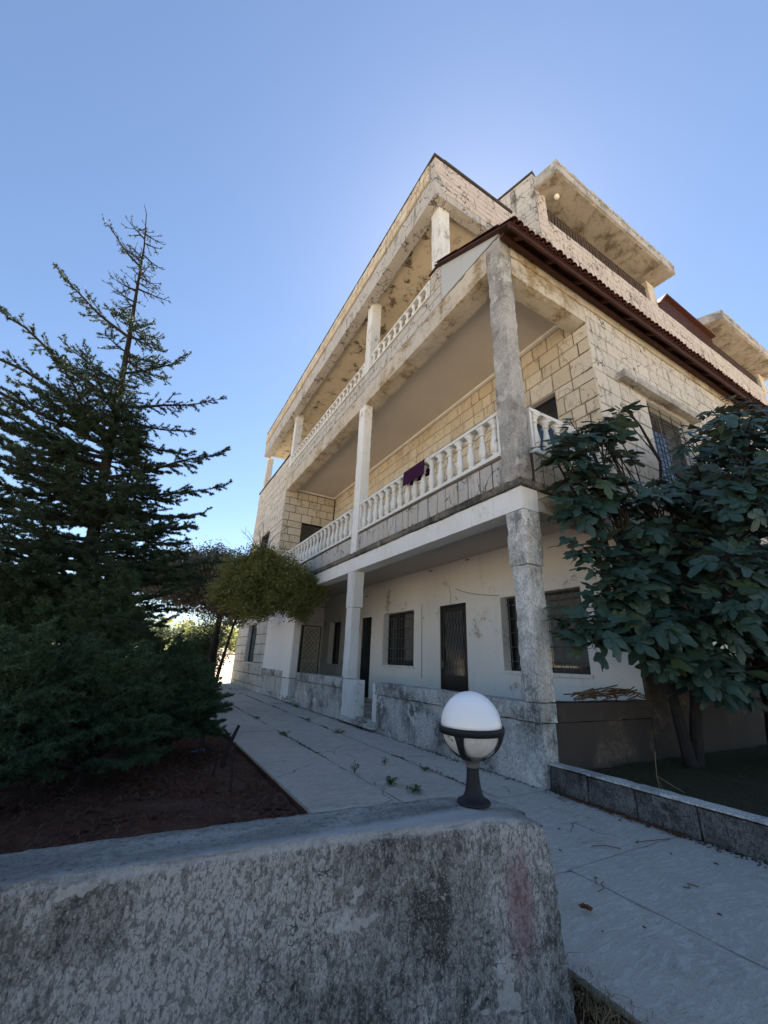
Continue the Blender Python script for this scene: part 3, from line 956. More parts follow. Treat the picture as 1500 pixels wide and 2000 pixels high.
MB().rough(-0.0, 0.33, 4.24, 4.40, 0.12, 0.90, 0.08, 0.004, 0.015, 77).build('pier', M['column_white'], H)

# ---- columns of the ground floor
c = MB().rough(0.0, 0.31, 0.0, 0.285, 0.926, 2.72, 0.05, 0.008, 0.03, 1)
c.rough(-0.012, 0.35, -0.012, 0.335, 2.72, 3.555, 0.05, 0.006, 0.03, 2)
c.build('column', M['column'], H)
c = MB().rough(0.0, 0.24, 5.67, 6.02, 0.926, 2.62, 0.06, 0.004, 0.016, 3)
c.rough(-0.005, 0.29, 5.66, 6.07, 2.622, 3.555, 0.06, 0.004, 0.016, 4)
c.rough(-0.01, 0.22, 5.18, 5.94, 0.0, 0.92, 0.08, 0.005, 0.016, 5)
c.build('column', M['column_white'], H)

# ---- beams, slab and ceiling of the ground floor
MB().rough(0.0, 0.36, 0.0, 13.838, 3.56, 3.925, 0.13, 0.004, 0.015, 6).build('beam', M['beam_white'], H)
MB().rough(0.365, 2.47, 0.0, 0.3, 3.58, 3.922, 0.13, 0.004, 0.02, 6).build('beam', M['beam_worn'], H)
MB().box(0.2, 2.9, 0.02, YF + 0.1, 3.98, 4.055).build('ceiling', M['ceiling'], H)
MB().rough(-0.055, 0.21, -0.055, YF, 3.93, 4.06, 0.09, 0.012, 0.04, 7).rough(0.212, 2.50, -0.05, 0.19, 3.932, 4.058, 0.09, 0.010, 0.03, 8).build('slab_edge', M['slab_edge'], H)

# ---- first floor balcony: stone base band
w = MB(); w.box(0.02, 0.22, 0.34, YF, 4.06, 4.55); w.box(0.34, 2.50, 0.02, 0.2, 4.06, 4.6)
wbb = w.build('wall', M['mortar'], H)
stones(wbb, 'X', 0.02, -1, 0.36, YF, 4.075, 4.545, 0.47, 0.24, 0.42, M['stone_grey'], seed=23, depth=0.006, prio=1.1)
stones(wbb, 'Y', 0.02, -1, 0.36, 2.5, 4.075, 4.6, 0.52, 0.24, 0.42, M['stone_grey'], seed=24, depth=0.006, prio=0.8)

BAL_PROF = [(0.055, 0.0), (0.055, 0.035), (0.036, 0.05), (0.034, 0.10), (0.046, 0.13), (0.060, 0.2), (0.058, 0.27), (0.042, 0.40), (0.032, 0.52),
            (0.030, 0.60), (0.044, 0.63), (0.034, 0.66), (0.040, 0.72), (0.060, 0.78), (0.060, 0.82)]


def baluster_mesh(h, r=1.0, sides=10):
    mb = MB()
    # square foot and head, turned body
    mb.box(-0.055 * r, 0.055 * r, -0.055 * r, 0.055 * r, 0, 0.05 * h)
    prof = [(0.045, 0.05), (0.050, 0.12), (0.036, 0.15), (0.046, 0.19), (0.060, 0.27), (0.062, 0.34), (0.050, 0.46), (0.036, 0.60), (0.031, 0.70),
            (0.030, 0.75), (0.048, 0.77), (0.048, 0.795), (0.033, 0.81), (0.040, 0.86), (0.064, 0.93), (0.066, 0.95)]
    mb.lathe([(a * r * 1.12, b * h) for a, b in prof], sides=sides)
    mb.box(-0.066 * r, 0.066 * r, -0.066 * r, 0.066 * r, 0.951 * h, h)
    me = mb.mesh('baluster', M['white_paint'])
    return me


bal1 = baluster_mesh(0.735, 1.15)
bal2 = baluster_mesh(0.43, 1.0, 8)


def balustrade(ax, a, b, z0, z1, n, me, off=0.085, rail=0.07, rw=0.085, ends=True, mat=None):
    """rails, end posts and n balusters between a and b"""
    mt = mat or M['white_paint']
    if ax == 'X': bb = MB().rough(-0.03, 2 * off + 0.03, a, b, z0 - rail, z0, 0.2, 0.004, 0.016, a)
    else: bb = MB().rough(a, b, -0.03, 2 * off + 0.03, z0 - rail, z0, 0.2, 0.004, 0.016, a)
    bb = bb.build('balustrade', mt, H)
    if ax == 'X': MB().rough(off - rw, off + rw, a, b, z1 - rail, z1, 0.2, 0.004, 0.014, a + 9).build('rail', mt, bb)
    else: MB().rough(a, b, off - rw, off + rw, z1 - rail, z1, 0.2, 0.004, 0.014, a + 9).build('rail', mt, bb)
    if ends:
        for e in (a, b - 0.055):
            if ax == 'X': MB().box(off - 0.07, off + 0.07, e + 0.004, e + 0.05, z0 + 0.001, z1 - rail - 0.001).build('post', mt, bb)
            else: MB().box(e + 0.004, e + 0.05, off - 0.07, off + 0.07, z0 + 0.001, z1 - rail - 0.001).build('post', mt, bb)
    for i in range(n):
        u = a + 0.18 + (b - a - 0.36) * i / max(1, n - 1)
        j = rng.uniform(-0.008, 0.008)
        P = (off, u + j, z0) if ax == 'X' else (u + j, off, z0)
        inst('baluster', me, bb, Matrix.Translation(P) @ Matrix.Rotation(rng.uniform(-0.08, 0.08), 4, 'Z') @ Matrix.Rotation(rng.uniform(-0.02, 0.02), 4, 'X'))
    return bb


balustrade('X', 0.36, 5.60, 4.65, 5.46, 17, bal1)
balustrade('X', 6.08, YF - 0.03, 4.65, 5.46, 23, bal1)
balustrade('Y', 0.38, 2.50, 4.68, 5.48, 7, bal1)

# ---- columns of the first floor
MB().rough(0.0, 0.29, 0.0, 0.375, 4.061, 9.35, 0.055, 0.010, 0.035, 12).build('column', M['column_grey'], H)
MB().rough(0.0, 0.27, 5.66, 6.04, 4.061, 8.749, 0.07, 0.006, 0.022, 13).build('column', M['beam_white'], H)

# ---- beams and ceiling of the first floor
MB().rough(0.0, 0.50, 0.38, 13.838, 8.75, 9.36, 0.10, 0.012, 0.04, 14).build('beam', M['beam_worn'], H)
MB().rough(0.295, 24, 0.0, 0.42, 9.0, 9.38, 0.14, 0.008, 0.03, 15).build('beam', M['beam_worn'], H)
MB().rough(0.295, 2.56, 0.005, 0.415, 8.50, 8.998, 0.10, 0.012, 0.045, 16).build('beam', M['beam_worn'], H)
MB().box(0.3, 2.95, 0.3, YF + 0.2, 8.94, 9.37).build('ceiling', M['ceiling'], H)
for (a, b, c_, d) in ((2.44, 2.54, 0.45, YF),):
    MB().box(a, b, c_, d, 8.87, 8.938).box(0.52, 2.438, YF - 0.1, YF, 8.87, 8.938).build('cornice', M['white_wall'], H)

# ---- stone band and base of the second-floor terrace
w = MB(); w.box(0.03, 0.24, 1.84, YF, 9.362, 9.93)
wt = w.build('wall', M['mortar_pale'], H)
stones(wt, 'X', 0.03, -1, 1.86, YF, 9.37, 9.92, 0.275, 0.5, 1.1, M['stone_grey'], seed=29, rock=0.018, prio=0.6)
MB().box(0.24, 2.9, 1.84, YE - 0.3, 9.42, 9.9).build('terrace_floor', M['roof_flat'], H)
w = MB().box(0.03, 0.24, 1.84, 2.30, 9.931, 10.62)
wp = w.build('wall', M['mortar_pale'], H)
stones(wp, 'X', 0.03, -1, 1.85, 2.30, 9.93, 10.62, 0.14, 0.2, 0.45, M['stone_grey'], seed=30, rock=0.014, prio=0.5)
MB().box(-0.02, 0.26, 1.82, 2.32, 10.622, 10.68).build('coping', M['tile'], H)
balustrade('X', 2.32, 5.54, 10.0, 10.52, 10, bal2, off=0.075, rail=0.06, rw=0.07)
balustrade('X', 5.92, 13.46, 10.0, 10.52, 24, bal2, off=0.075, rail=0.06, rw=0.07)
# terrace columns
for (a, b, zb) in ((1.88, 2.22, 10.69), (5.56, 5.90, 9.94), (13.5, 13.83, 9.94), (19.0, 19.3, 10.74)):
    MB().rough(0.0, 0.34, a, b, zb, 12.90, 0.09, 0.003, 0.014, a).build('column', M['column_white'], H)
w = MB().box(2.54, 2.84, 1.9, YE - 0.4, 9.91, 12.86); w.build('wall', M['stone_yellow'], H)

# ---- terrace roof with stone parapet
RY0, RY1, RX0, RX1 = 1.66, 18.9, -0.28, 2.62
MB().box(RX0 + 0.1, RX1 + 0.1, RY0 + 0.1, RY1 - 0.05, 12.86, 13.05).build('ceiling', M['ceiling_flaking'], H)
MB().rough(RX0, RX0 + 0.36, RY0, RY1, 12.72, 13.52, 0.16, 0.006, 0.02, 21).rough(RX0 + 0.362, RX1, RY0, RY0 + 0.3, 12.72, 12.98, 0.16, 0.006, 0.02, 22).build('beam', M['column_grey'] if False else M['stone_grey'], H)
w = MB().box(RX0 - 0.0, RX0 + 0.25, RY0 + 0.2, RY1, 13.56, 14.24).box(RX0 + 0.03, RX1, RY0 + 0.03, RY0 + 0.2, 12.981, 14.24)
wq = w.build('wall', M['mortar_pale'], H)
stones(wq, 'X', RX0, -1, RY0 + 0.25, RY1, 13.57, 14.22, 0.33, 0.35, 0.5, M['stone_yellow'], seed=31, rock=0.05, depth=0.03, prio=0.9, gap=0.02)
stones(wq, 'X', RX0 + 0.03, -1, RY0 + 0.0, RY0 + 0.24, 13.53, 14.22, 0.2, 0.3, 0.5, M['stone_grey'], seed=32, rock=0.012, prio=0.9)
stones(wq, 'Y', RY0 + 0.03, -1, RX0 + 0.01, RX1, 12.985, 14.22, 0.205, 1.0, 2.2, M['stone_pink'], seed=33, rock=0.016, prio=0.7, gap=0.016)
MB().box(RX0 - 0.035, RX0 + 0.3, RY0 - 0.02, RY1 + 0.02, 14.25, 14.30).box(RX0 + 0.301, RX1, RY0 - 0.02, RY0 + 0.24, 14.25, 14.33).build('coping', M['coping'], H)

# ---- lean-to tile roof along the south side
ZE, ZT, YEV = 9.22, 10.56, -0.40
def roof_z(y): return ZE + (ZT - ZE) * (y - YEV) / (1.86 - YEV)
MB().prism([(0.0, 9.385), (1.84, 9.385), (1.84, roof_z(1.84) - 0.07), (0.0, roof_z(0) - 0.07)], 'X', 0.0, 0.2).build('gable', M['gable'], H)
roof = MB().prism([(YEV + 0.02, ZE - 0.06), (1.98, roof_z(1.98) - 0.06), (1.98, roof_z(1.98) - 0.02), (YEV + 0.02, ZE - 0.02)], 'X', -0.1, 24).build('roof', M['wood_brown'], H)
MB().box(-0.12, 24, YEV + 0.03, YEV + 0.07, ZE - 0.17, ZE - 0.061).build('fascia_board', M['wood_brown'], roof)
MB().box(-0.02, 24, -0.14, -0.04, 9.18, 9.25).build('batten', M['wood_brown'], roof)
for i in range(26):
    x = 0.25 + i * 0.92
    MB().prism([(YEV + 0.08, ZE - 0.15), (0.0, roof_z(0) - 0.14), (0.0, roof_z(0) - 0.062), (YEV + 0.08, ZE - 0.062)], 'X', x, x + 0.06).build('rafter_end', M['wood_brown'], roof)


def tile_mesh():
    V = []; F = []
    L = 0.46; n = 7
    for j, y in enumerate((0, L)):
        rr = 0.082 if j == 0 else 0.070
        for lay in (0, 1):
            r_ = rr - 0.014 * lay
            for k in range(n):
                an = math.pi * k / (n - 1)
                V.append((math.cos(an) * r_, y, math.sin(an) * r_ * 0.75))
    def id(j, lay, k): return (j * 2 + lay) * n + k
    for k in range(n - 1):
        F.append((id(0, 0, k), id(1, 0, k), id(1, 0, k + 1), id(0, 0, k + 1)))
        F.append((id(0, 1, k), id(0, 1, k + 1), id(1, 1, k + 1), id(1, 1, k)))
        F.append((id(0, 0, k), id(0, 0, k + 1), id(0, 1, k + 1), id(0, 1, k)))
        F.append((id(1, 0, k), id(1, 1, k), id(1, 1, k + 1), id(1, 0, k + 1)))
    return V, F
TV, TF = tile_mesh()
tm = MB().add(TV, TF).mesh('roof_tile', M['tile'])
sl = math.atan2(ZT - ZE, 1.86 - YEV)
rest = MB()
ntile = 0
for row in range(6):
    for i in range(150):
        x = -0.03 + i * 0.160
        y = YEV - 0.03 + row * 0.40
        z = roof_z(y) - 0.005 + (0.012 if row else 0.0)
        for under in (0, 1):
            if under and row > 0: continue
            Mx = Matrix.Translation((x + (0.080 if under else 0) + rng.uniform(-.008, .008), y + rng.uniform(-0.015, 0.015), z + (0.03 if under else 0.02))) @ Matrix.Rotation(sl, 4, 'X') @ Matrix.Rotation(rng.uniform(-.03, .03), 4, 'Z')
            if under: Mx = Mx @ Matrix.Rotation(math.pi, 4, 'Y')
            if (row == 0 and i < 84) or (i < 1):
                inst('roof_tile', tm, roof, Mx); ntile += 1
            else:
                rest.add([Mx @ Vector(v) for v in TV], TF)
rest.build('roof_tiles', M['tile'], roof, kind='stuff')

# ---- upper storey: wall band, pier, canopy, slatted railing
TY = 2.0
w = MB().box(4.42, 22.6, TY + 0.03, TY + 0.3, 10.0, 16.24).box(4.42, 4.98, TY + 0.03, TY + 0.3, 16.241, 18.2)
wu = w.build('wall', M['mortar_pale'], H)
stones(wu, 'Y', TY + 0.03, -1, 4.40, 22.6, 12.2, 16.22, 0.29, 0.5, 1.2, M['stone_pink'], seed=41, rock=0.02, prio=0.55)
stones(wu, 'Y', TY + 0.03, -1, 4.40, 4.98, 16.22, 18.2, 0.25, 0.25, 0.6, M['stone_pink'], seed=42, rock=0.02, prio=0.8)
# skewed side wall of the upper storey, each course a long raised band
sk = Vector((-0.33, 1.23, 0)).normalized()
nk = Vector((-sk.y, sk.x, 0))
def skew_box(mb, s0, s1, d0, d1, z0, z1):
    O = Vector((4.40, TY, 0))
    v = []
    for s_ in (s0, s1):
        for d in (d0, d1):
            for z in (z0, z1):
                p = O + sk * s_ + nk * d; v.append((p.x, p.y, z))
    mb.add(v, [(0, 1, 3, 2), (4, 6, 7, 5), (0, 4, 5, 1), (2, 3, 7, 6), (0, 2, 6, 4), (1, 5, 7, 3)])
w = MB(); skew_box(w, 0.0, 4.5, -0.3, -0.012, 13.0, 18.28)
wk = w.build('wall', M['mortar'], H)
z = 13.0; r_ = random.Random(5)
while z < 18.2:
    h = r_.uniform(0.2, 0.27); s_ = 0.0
    while s_ < 4.4:
        L = r_.uniform(0.9, 2.0); e = min(4.4, s_ + L)
        mb = MB(); skew_box(mb, s_ + 0.006, e - 0.006, -0.012, 0.012 + r_.uniform(0, 0.012), z + 0.008, min(18.22, z + h) - 0.008)
        mb.build('stone_block', M['stone_grey'], wk)
        s_ = e
    z += h
w = MB(); skew_box(w, -0.02, 4.5, -0.32, 0.03, 18.285, 18.36); w.build('coping', M['coping'], H)
MB().box(4.42, 24, 5.6, 19, 14.25, 16.0).build('roof_block', M['gable'], H)
# canopies
def canopy(x0, x1, skewl, yf, zb, zt):
    poly = [(x0 + skewl, yf), (x1, yf), (x1 - 0.25, TY + 2.6), (x0 - 0.5, TY + 2.6), (x0, TY)]
    m = MB(); m.prism(poly, 'Z', zb, zt)
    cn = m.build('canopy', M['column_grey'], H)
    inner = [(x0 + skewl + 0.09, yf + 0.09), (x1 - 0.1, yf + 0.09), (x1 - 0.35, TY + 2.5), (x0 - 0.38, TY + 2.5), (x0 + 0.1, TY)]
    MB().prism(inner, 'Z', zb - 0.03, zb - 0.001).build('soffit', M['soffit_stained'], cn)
    MB().rough(x0 + skewl - 0.01, x1 + 0.01, yf - 0.035, yf + 0.03, zt - 0.14, zt + 0.05, 0.12, 0.012, 0.05, x0).build('drip_edge', M['column_grey'], cn)
    return cn
c1 = canopy(4.42, 12.25, 0.16, 1.2, 17.46, 17.95)
c2 = canopy(16.1, 23.8, 0.35, 1.2, 17.36, 17.82)
MB().lathe([(0.05, 0), (0.05, -0.05), (0.09, -0.06), (0.10, -0.12), (0.06, -0.17), (0.0001, -0.18)], (5.25, 1.75, 17.43), 12).build('ceiling_light', M['cream_metal'], c1)
for bb_ in ((11.46, 12.04, TY + 0.02, TY + 0.45, 16.25, 17.44), (22.45, 23.2, TY + 0.02, TY + 0.45, 16.25, 17.34), (4.985, 5.2, TY + 0.9, TY + 1.1, 16.25, 17.4)):
    MB().box(*bb_).build('pier', M['stone_yellow'], H)
# dark slatted railing behind the parapet
def slats(x0, x1, y, z0, z1, step=0.17):
    b = MB().box(x0, x1, y - 0.02, y + 0.02, z1 - 0.05, z1).box(x0, x1, y + 0.04, y + 0.07, z0, z1 - 0.06).build('railing', M['slat'], H)
    me = MB().box(-0.055, 0.055, -0.012, 0.012, 0, z1 - z0 - 0.05, 0.004).mesh('slat', M['slat'])
    x = x0 + 0.08
    while x < x1 - 0.05:
        inst('slat', me, b, Matrix.Translation((x, y + rng.uniform(-.006, .006), z0)) @ Matrix.Rotation(rng.uniform(-.02, .02), 4, 'Y'))
        x += step
slats(4.99, 11.45, TY + 0.12, 16.25, 17.06)
slats(16.2, 22.4, TY + 0.12, 16.25, 17.0, 0.2)
MB().box(4.4, 24, TY + 2.4, TY + 2.6, 14.3, 17.4).build('wall', M['dark_room'], H)
# small brown tiled canopy between the two
cp = MB().prism([(12.05, 16.30), (12.92, 17.26), (13.4, 17.26), (17.2, 17.1), (17.2, 16.30)], 'Y', TY + 0.05, TY + 0.25).build('canopy', M['wood_brown'], H)
MB().prism([(12.03, 16.34), (12.88, 17.30), (17.25, 17.14), (17.25, 17.24), (12.86, 17.40), (11.95, 16.36)], 'Y', TY - 0.12, TY + 0.35).build('roof_edge', M['tile'], cp)

# ---- things fixed to the porch walls (they move with the house)
wl = MB().box(2.40, 2.48, 4.83, 4.95, 3.34, 3.42).build('wall_lamp', M['cream_metal'], H)
MB().lathe([(0.02, 0), (0.045, 0.02), (0.07, 0.08), (0.07, 0.10)], (0, 0, 0), 12).build('lamp_shade', M['cream_metal'], wl).matrix_local = Matrix.Translation((2.33, 4.96, 3.40)) @ Matrix.Rotation(1.35, 4, 'X')
MB().tube([(2.46, 4.80, 3.35), (2.47, 4.79, 3.1), (2.47, 4.80, 2.86)], 0.005, 4).build('cable', M['twig'], H)
MB().tube([(2.47, 4.55, 3.22), (2.45, 4.2, 3.10), (2.45, 3.8, 3.0), (2.46, 3.4, 2.93), (2.47, 3.02, 2.88)], 0.005, 4).build('cable', M['black_metal'], H)
MB().tube([(2.47, 6.12, 2.97), (2.47, 6.11, 0.95)], 0.008, 4).build('pipe', M['grey_metal'], H)
MB().tube([(1.9, YF - 0.01, 3.28), (1.9, YF - 0.09, 3.25), (1.85, YF - 0.12, 3.22)], 0.02, 6).build('wall_lamp', M['grey_metal'], H)
for (y, z, l) in ((8.1, 3.42, 0.10), (7.0, 3.12, 0.10), (7.2, 2.95, 0.05), (10.1, 3.45, 0.22), (6.05, 2.60, 0.05), (3.9, 2.4, 0.05), (4.55, 3.02, 0.08)):
    MB().tube([(2.465, y, z), (2.45, y - 0.02, z - l * 0.5), (2.465, y - 0.05, z - l)], 0.007, 4).build('hook', M['black_metal'], H)
for (y, z) in ((5.6, 3.90), (4.0, 3.93), (9.6, 3.6)):
    MB().box(2.44, 2.478, y, y + 0.12, z - 0.02, z).build('bracket', M['twig'], H)
flush_stones(230)
# ==================================================================== PLANTS
def needle_tris(P, D, k, L, W, spread=0.9, rg=nrng):
    """k thin triangles at each point P, leaning round the direction D"""
    P = np.asarray(P); D = np.asarray(D)
    n = len(P)
    P = np.repeat(P, k, axis=0); D = np.repeat(D, k, axis=0)
    d = D + rg.normal(0, spread, (n * k, 3))
    d /= np.linalg.norm(d, axis=1, keepdims=True) + 1e-9
    s = np.cross(d, rg.normal(0, 1, (n * k, 3)))
    s /= np.linalg.norm(s, axis=1, keepdims=True) + 1e-9
    l = L * rg.uniform(0.6, 1.25, (n * k, 1)); w = W * rg.uniform(0.7, 1.3, (n * k, 1))
    V = np.empty((n * k, 3, 3))
    V[:, 0] = P - s * w; V[:, 1] = P + s * w; V[:, 2] = P + d * l
    return V.reshape(-1, 3), np.arange(n * k * 3).reshape(-1, 3)


def leaf_quads(P, N, size, aspect=1.6, rg=nrng):
    """one diamond leaf at each point, normal close to N"""
    P = np.asarray(P); N = np.asarray(N)
    n = len(P)
    N = N + rg.normal(0, 0.6, (n, 3)); N /= np.linalg.norm(N, axis=1, keepdims=True)
    a = np.cross(N, rg.normal(0, 1, (n, 3))); a /= np.linalg.norm(a, axis=1, keepdims=True)
    b = np.cross(N, a)
    s = size * rg.uniform(0.55, 1.3, (n, 1))
    V = np.empty((n, 4, 3))
    V[:, 0] = P - a * s * aspect * 0.5; V[:, 1] = P + b * s * 0.5 + N * s * 0.12; V[:, 2] = P + a * s * aspect * 0.5; V[:, 3] = P - b * s * 0.5 + N * s * 0.12
    return V.reshape(-1, 3), np.arange(n * 4).reshape(-1, 4)


def bend(p0, p1, sag, n, jit, r=rng):
    """polyline from p0 to p1 with a sag (negative) or lift and a wandering line"""
    p0 = Vector(p0); p1 = Vector(p1); L = (p1 - p0).length
    out = []
    ox = Vector((r.uniform(-9, 9), r.uniform(-9, 9), r.uniform(-9, 9)))
    for i in range(n + 1):
        t = i / n
        p = p0.lerp(p1, t) + Vector((0, 0, sag * L * 4 * t * (1 - t)))
        q = ox + p * 1.3
        w = jit * L * min(1, t * 3)
        p += Vector((mn.noise(q), mn.noise(q + Vector((7, 0, 0))), mn.noise(q + Vector((0, 7, 0))) * 0.7)) * w
        out.append(p)
    return out


def conifer_limb(pts, r0, dens, tw_len, mbw, NP, ND, r, flat=0.35, fill=1.0, droop=-0.1, start=0.12):
    """wood of one limb (into mbw) and needle positions (NP, ND)"""
    n = len(pts)
    rad = [max(0.004, r0 * (1 - i / (n - 1)) ** 0.8) for i in range(n)]
    mbw.tube(pts, rad, 6)
    L = sum((pts[i + 1] - pts[i]).length for i in range(n - 1))
    m = int(L / dens)
    for q in range(m):
        t = start + (1 - start) * (q + r.random()) / m
        f = t * (n - 1); i = min(n - 2, int(f)); p = pts[i].lerp(pts[i + 1], f - i)
        d = (pts[i + 1] - pts[i]).normalized()
        side = d.cross(Vector((0, 0, 1)))
        if side.length < 0.2: side = Vector((r.uniform(-1, 1), r.uniform(-1, 1), 0))
        side.normalize(); side *= r.choice((-1, 1))
        tl = tw_len * (0.35 + 0.9 * (1 - t)) * r.uniform(0.5, 1.2)
        dirn = (d * r.uniform(0.35, 0.9) + side * r.uniform(0.5, 1.0) + Vector((0, 0, r.uniform(-flat, flat) + droop))).normalized()
        tip = p + dirn * tl
        tp = bend(p, tip, r.uniform(-0.08, 0.1), 4, 0.12, r)
        mbw.tube(tp, [0.007, 0.006, 0.005, 0.004, 0.002], 3, False)
        kk = int(tl / 0.036 * fill)
        for _ in range(kk):
            s_ = r.random() ** 0.8 * 4; i2 = min(3, int(s_))
            pp = tp[i2].lerp(tp[i2 + 1], s_ - i2)
            NP.append(tuple(pp)); ND.append((dirn.x * 0.4, dirn.y * 0.4, 0.55))
        # short side twigs
        for _ in range(r.choice((0, 1, 2, 2))):
            s_ = r.uniform(0.8, 3.5); i2 = int(s_); pp = tp[i2].lerp(tp[i2 + 1], s_ - i2)
            sd2 = (dirn + dirn.cross(Vector((0, 0, 1))) * r.choice((-1, 1)) * r.uniform(.5, 1.1) + Vector((0, 0, r.uniform(-.2, .2)))).normalized()
            l2 = tl * r.uniform(0.25, 0.5); e = pp + sd2 * l2
            mbw.tube([pp, e], [0.004, 0.002], 3, False)
            for _ in range(int(l2 / 0.032 * fill)):
                u = r.random(); x = pp.lerp(e, u); NP.append(tuple(x)); ND.append((sd2.x * .4, sd2.y * .4, 0.55))
    # needles along the limb itself
    for _ in range(int(L / 0.05 * fill)):
        t = 0.2 + 0.8 * r.random(); f = t * (n - 1); i = min(n - 2, int(f)); p = pts[i].lerp(pts[i + 1], f - i)
        NP.append(tuple(p)); ND.append((0, 0, 0.5))


# ---- the tall cedar
cedar = thing('cedar_tree', 'tall dark cedar with a bare wispy leaning top on the left', 'tree')
cr = random.Random(21)
tr = [Vector(p) for p in ((-5.15, 4.3, -0.2), (-5.38, 4.1, 1.2), (-5.46, 4.0, 2.4), (-5.60, 4.0, 3.85), (-5.68, 4.0, 4.8), (-5.77, 4.0, 5.86), (-5.88, 4.0, 7.0), (-6.02, 4.0, 8.3), (-6.12, 4.0, 9.3), (-6.27, 4.0, 10.2), (-6.36, 4.0, 10.42))]
MB().tube(tr, [0.13, 0.115, 0.10, 0.085, 0.07, 0.055, 0.042, 0.027, 0.016, 0.008, 0.004], 9).build('trunk', M['bark'], cedar)
def tr_at(z):
    for i in range(len(tr) - 1):
        if tr[i].z <= z <= tr[i + 1].z:
            return tr[i].lerp(tr[i + 1], (z - tr[i].z) / (tr[i + 1].z - tr[i].z))
    return tr[-1]
limbs = []
# (z on trunk, azimuth deg in XY from +X, length, rise, sag)
hero = [(9.4, 10, .35, .1), (9.5, 190, .4, .25), (9.1, 20, .45, -.05), (8.9, 175, .5, .3), (8.75, 185, .85, .75), (8.5, 5, .45, .0), (8.2, 0, .7, -.02), (8.15, 185, .5, .05), (7.85, 195, .5, .1),
        (7.0, 183, 1.45, .95), (7.2, 0, .6, .05), (6.6, 352, .9, .0), (6.5, 3, .9, -.15), (6.2, 0, 1.1, .85), (6.0, 190, 1.0, .35),
        (5.55, 182, 2.3, 1.5), (5.5, 355, 1.9, .7), (5.3, 2, 1.5, .1), (5.1, 180, 2.6, 1.2), (4.9, 350, 1.5, -.1), (4.7, 185, 2.8, 1.1), (4.6, 0, 1.1, -.15),
        (4.1, 350, 2.0, .95), (3.95, 0, 2.1, .45), (3.8, 178, 2.6, .9), (3.7, 5, 1.9, .15), (3.4, 345, 1.7, 0), (3.3, 182, 2.7, .5), (3.0, 355, 1.5, 0.0), (2.6, 0, 2.3, .35), (2.5, 350, 2.0, .15)]
for z, az, L, rise in hero: limbs.append((z, az, L * (0.88 if (az < 60 or az > 300) else 1), rise))
for i in range(52):
    z = 1.3 + 5.4 * (cr.random() ** 1.2)
    az = cr.uniform(0, 360)
    prof = 2.5 * (1 - (z - 1.2) / 7.6) ** 0.7
    # keep the far right side airy
    L = prof * cr.uniform(0.55, 1.05)
    if abs(((az + 180) % 360) - 180) < 75: L *= 0.5 if z > 3.6 else 0.7
    limbs.append((z, az, L, L * cr.uniform(-0.05, 0.42)))
for i in range(64):
    z = cr.uniform(1.8, 5.7); az = cr.uniform(110, 400)
    L = (2.9 if 120 < az < 250 else 1.7) * (1 - (z - 1.5) / 8.5) * cr.uniform(0.6, 1.05)
    if (az < 90 or az > 290) and z > 4.0: L *= 0.45
    limbs.append((z, az, L, L * cr.uniform(0.0, 0.45)))
for i in range(26):
    z = cr.uniform(6.6, 9.9); az = cr.uniform(0, 360); L = cr.uniform(0.15, 0.65) * (1.35 - (z - 6.6) / 4.4)
    limbs.append((z, az, L, L * cr.uniform(-0.2, 0.45)))
CNP = []; CND = []
for (z, az, L, rise) in limbs:
    p0 = tr_at(z); a = R(az)
    p1 = p0 + Vector((math.cos(a) * L, math.sin(a) * L, rise))
    mbw = MB()
    pts = bend(p0, p1, -0.05, 9, 0.07, cr)
    top = z > 7.5
    conifer_limb(pts, 0.012 + 0.013 * L, 0.075 if top else 0.055, 0.28 if top else (0.40 if z > 4.5 else 0.5), mbw, CNP, CND, cr,
                 fill=0.5 if top else (1.7 if z > 5.0 else 3.4), start=0.08)
    mbw.build('branch', M['bark'], cedar)
V, F = needle_tris(CNP, CND, 7, 0.044, 0.0055, 0.75)
np_mesh('crown', V, F, M['needle'], cedar)

# ---- low soft junipers below it
def juniper(cx, cy, rx, ry, h, n, label, seed, mat=M['juniper'], zb=0.0, name='juniper_shrub', fill=2.3):
    r = random.Random(seed)
    o = thing(name, label, 'shrub', 'soft dark green shrubs in the soil bed')
    mbt = MB(); NP = []; ND = []
    for i in range(n):
        a = r.uniform(0, 2 * math.pi); e = r.random() ** 0.8
        tz = zb + h * (0.12 + 0.88 * e)
        rr = math.sqrt(max(0.03, 1 - e * e * 0.85)) * r.uniform(0.75, 1.08)
        tip = Vector((cx + math.cos(a) * rx * rr, cy + math.sin(a) * ry * rr, tz))
        base = Vector((cx + math.cos(a) * rx * 0.12, cy + math.sin(a) * ry * 0.12, zb + (tz - zb) * r.uniform(0.3, 0.75)))
        pts = bend(base, tip, 0.06, 7, 0.08, r)
        conifer_limb(pts, 0.014, 0.055, 0.34, mbt, NP, ND, r, flat=0.2, fill=fill, droop=0.0, start=0.25)
    mbt.tube([(cx, cy, -0.1), (cx + 0.03, cy, zb + h * 0.5), (cx, cy + 0.04, zb + h * 0.85)], [0.06, 0.04, 0.012], 7)
    mbt.build('trunk', M['bark'], o)
    V, F = needle_tris(NP, ND, 6, 0.050, 0.0055, 0.8)
    np_mesh('crown', V, F, mat, o)
    return o
juniper(-3.85, 3.6, 0.80, 1.05, 1.30, 111, 'low soft juniper nearest the path with feathery tips', 31)
juniper(-4.75, 2.3, 0.80, 0.8, 1.45, 105, 'bushy juniper at the middle of the soil bed', 32)
juniper(-5.7, 1.55, 0.85, 0.75, 1.55, 99, 'dark juniper closest to the concrete wall at the left edge', 33)
juniper(-4.1, 5.4, 0.85, 1.1, 1.75, 99, 'taller juniper behind the low soft one beside the path', 34)
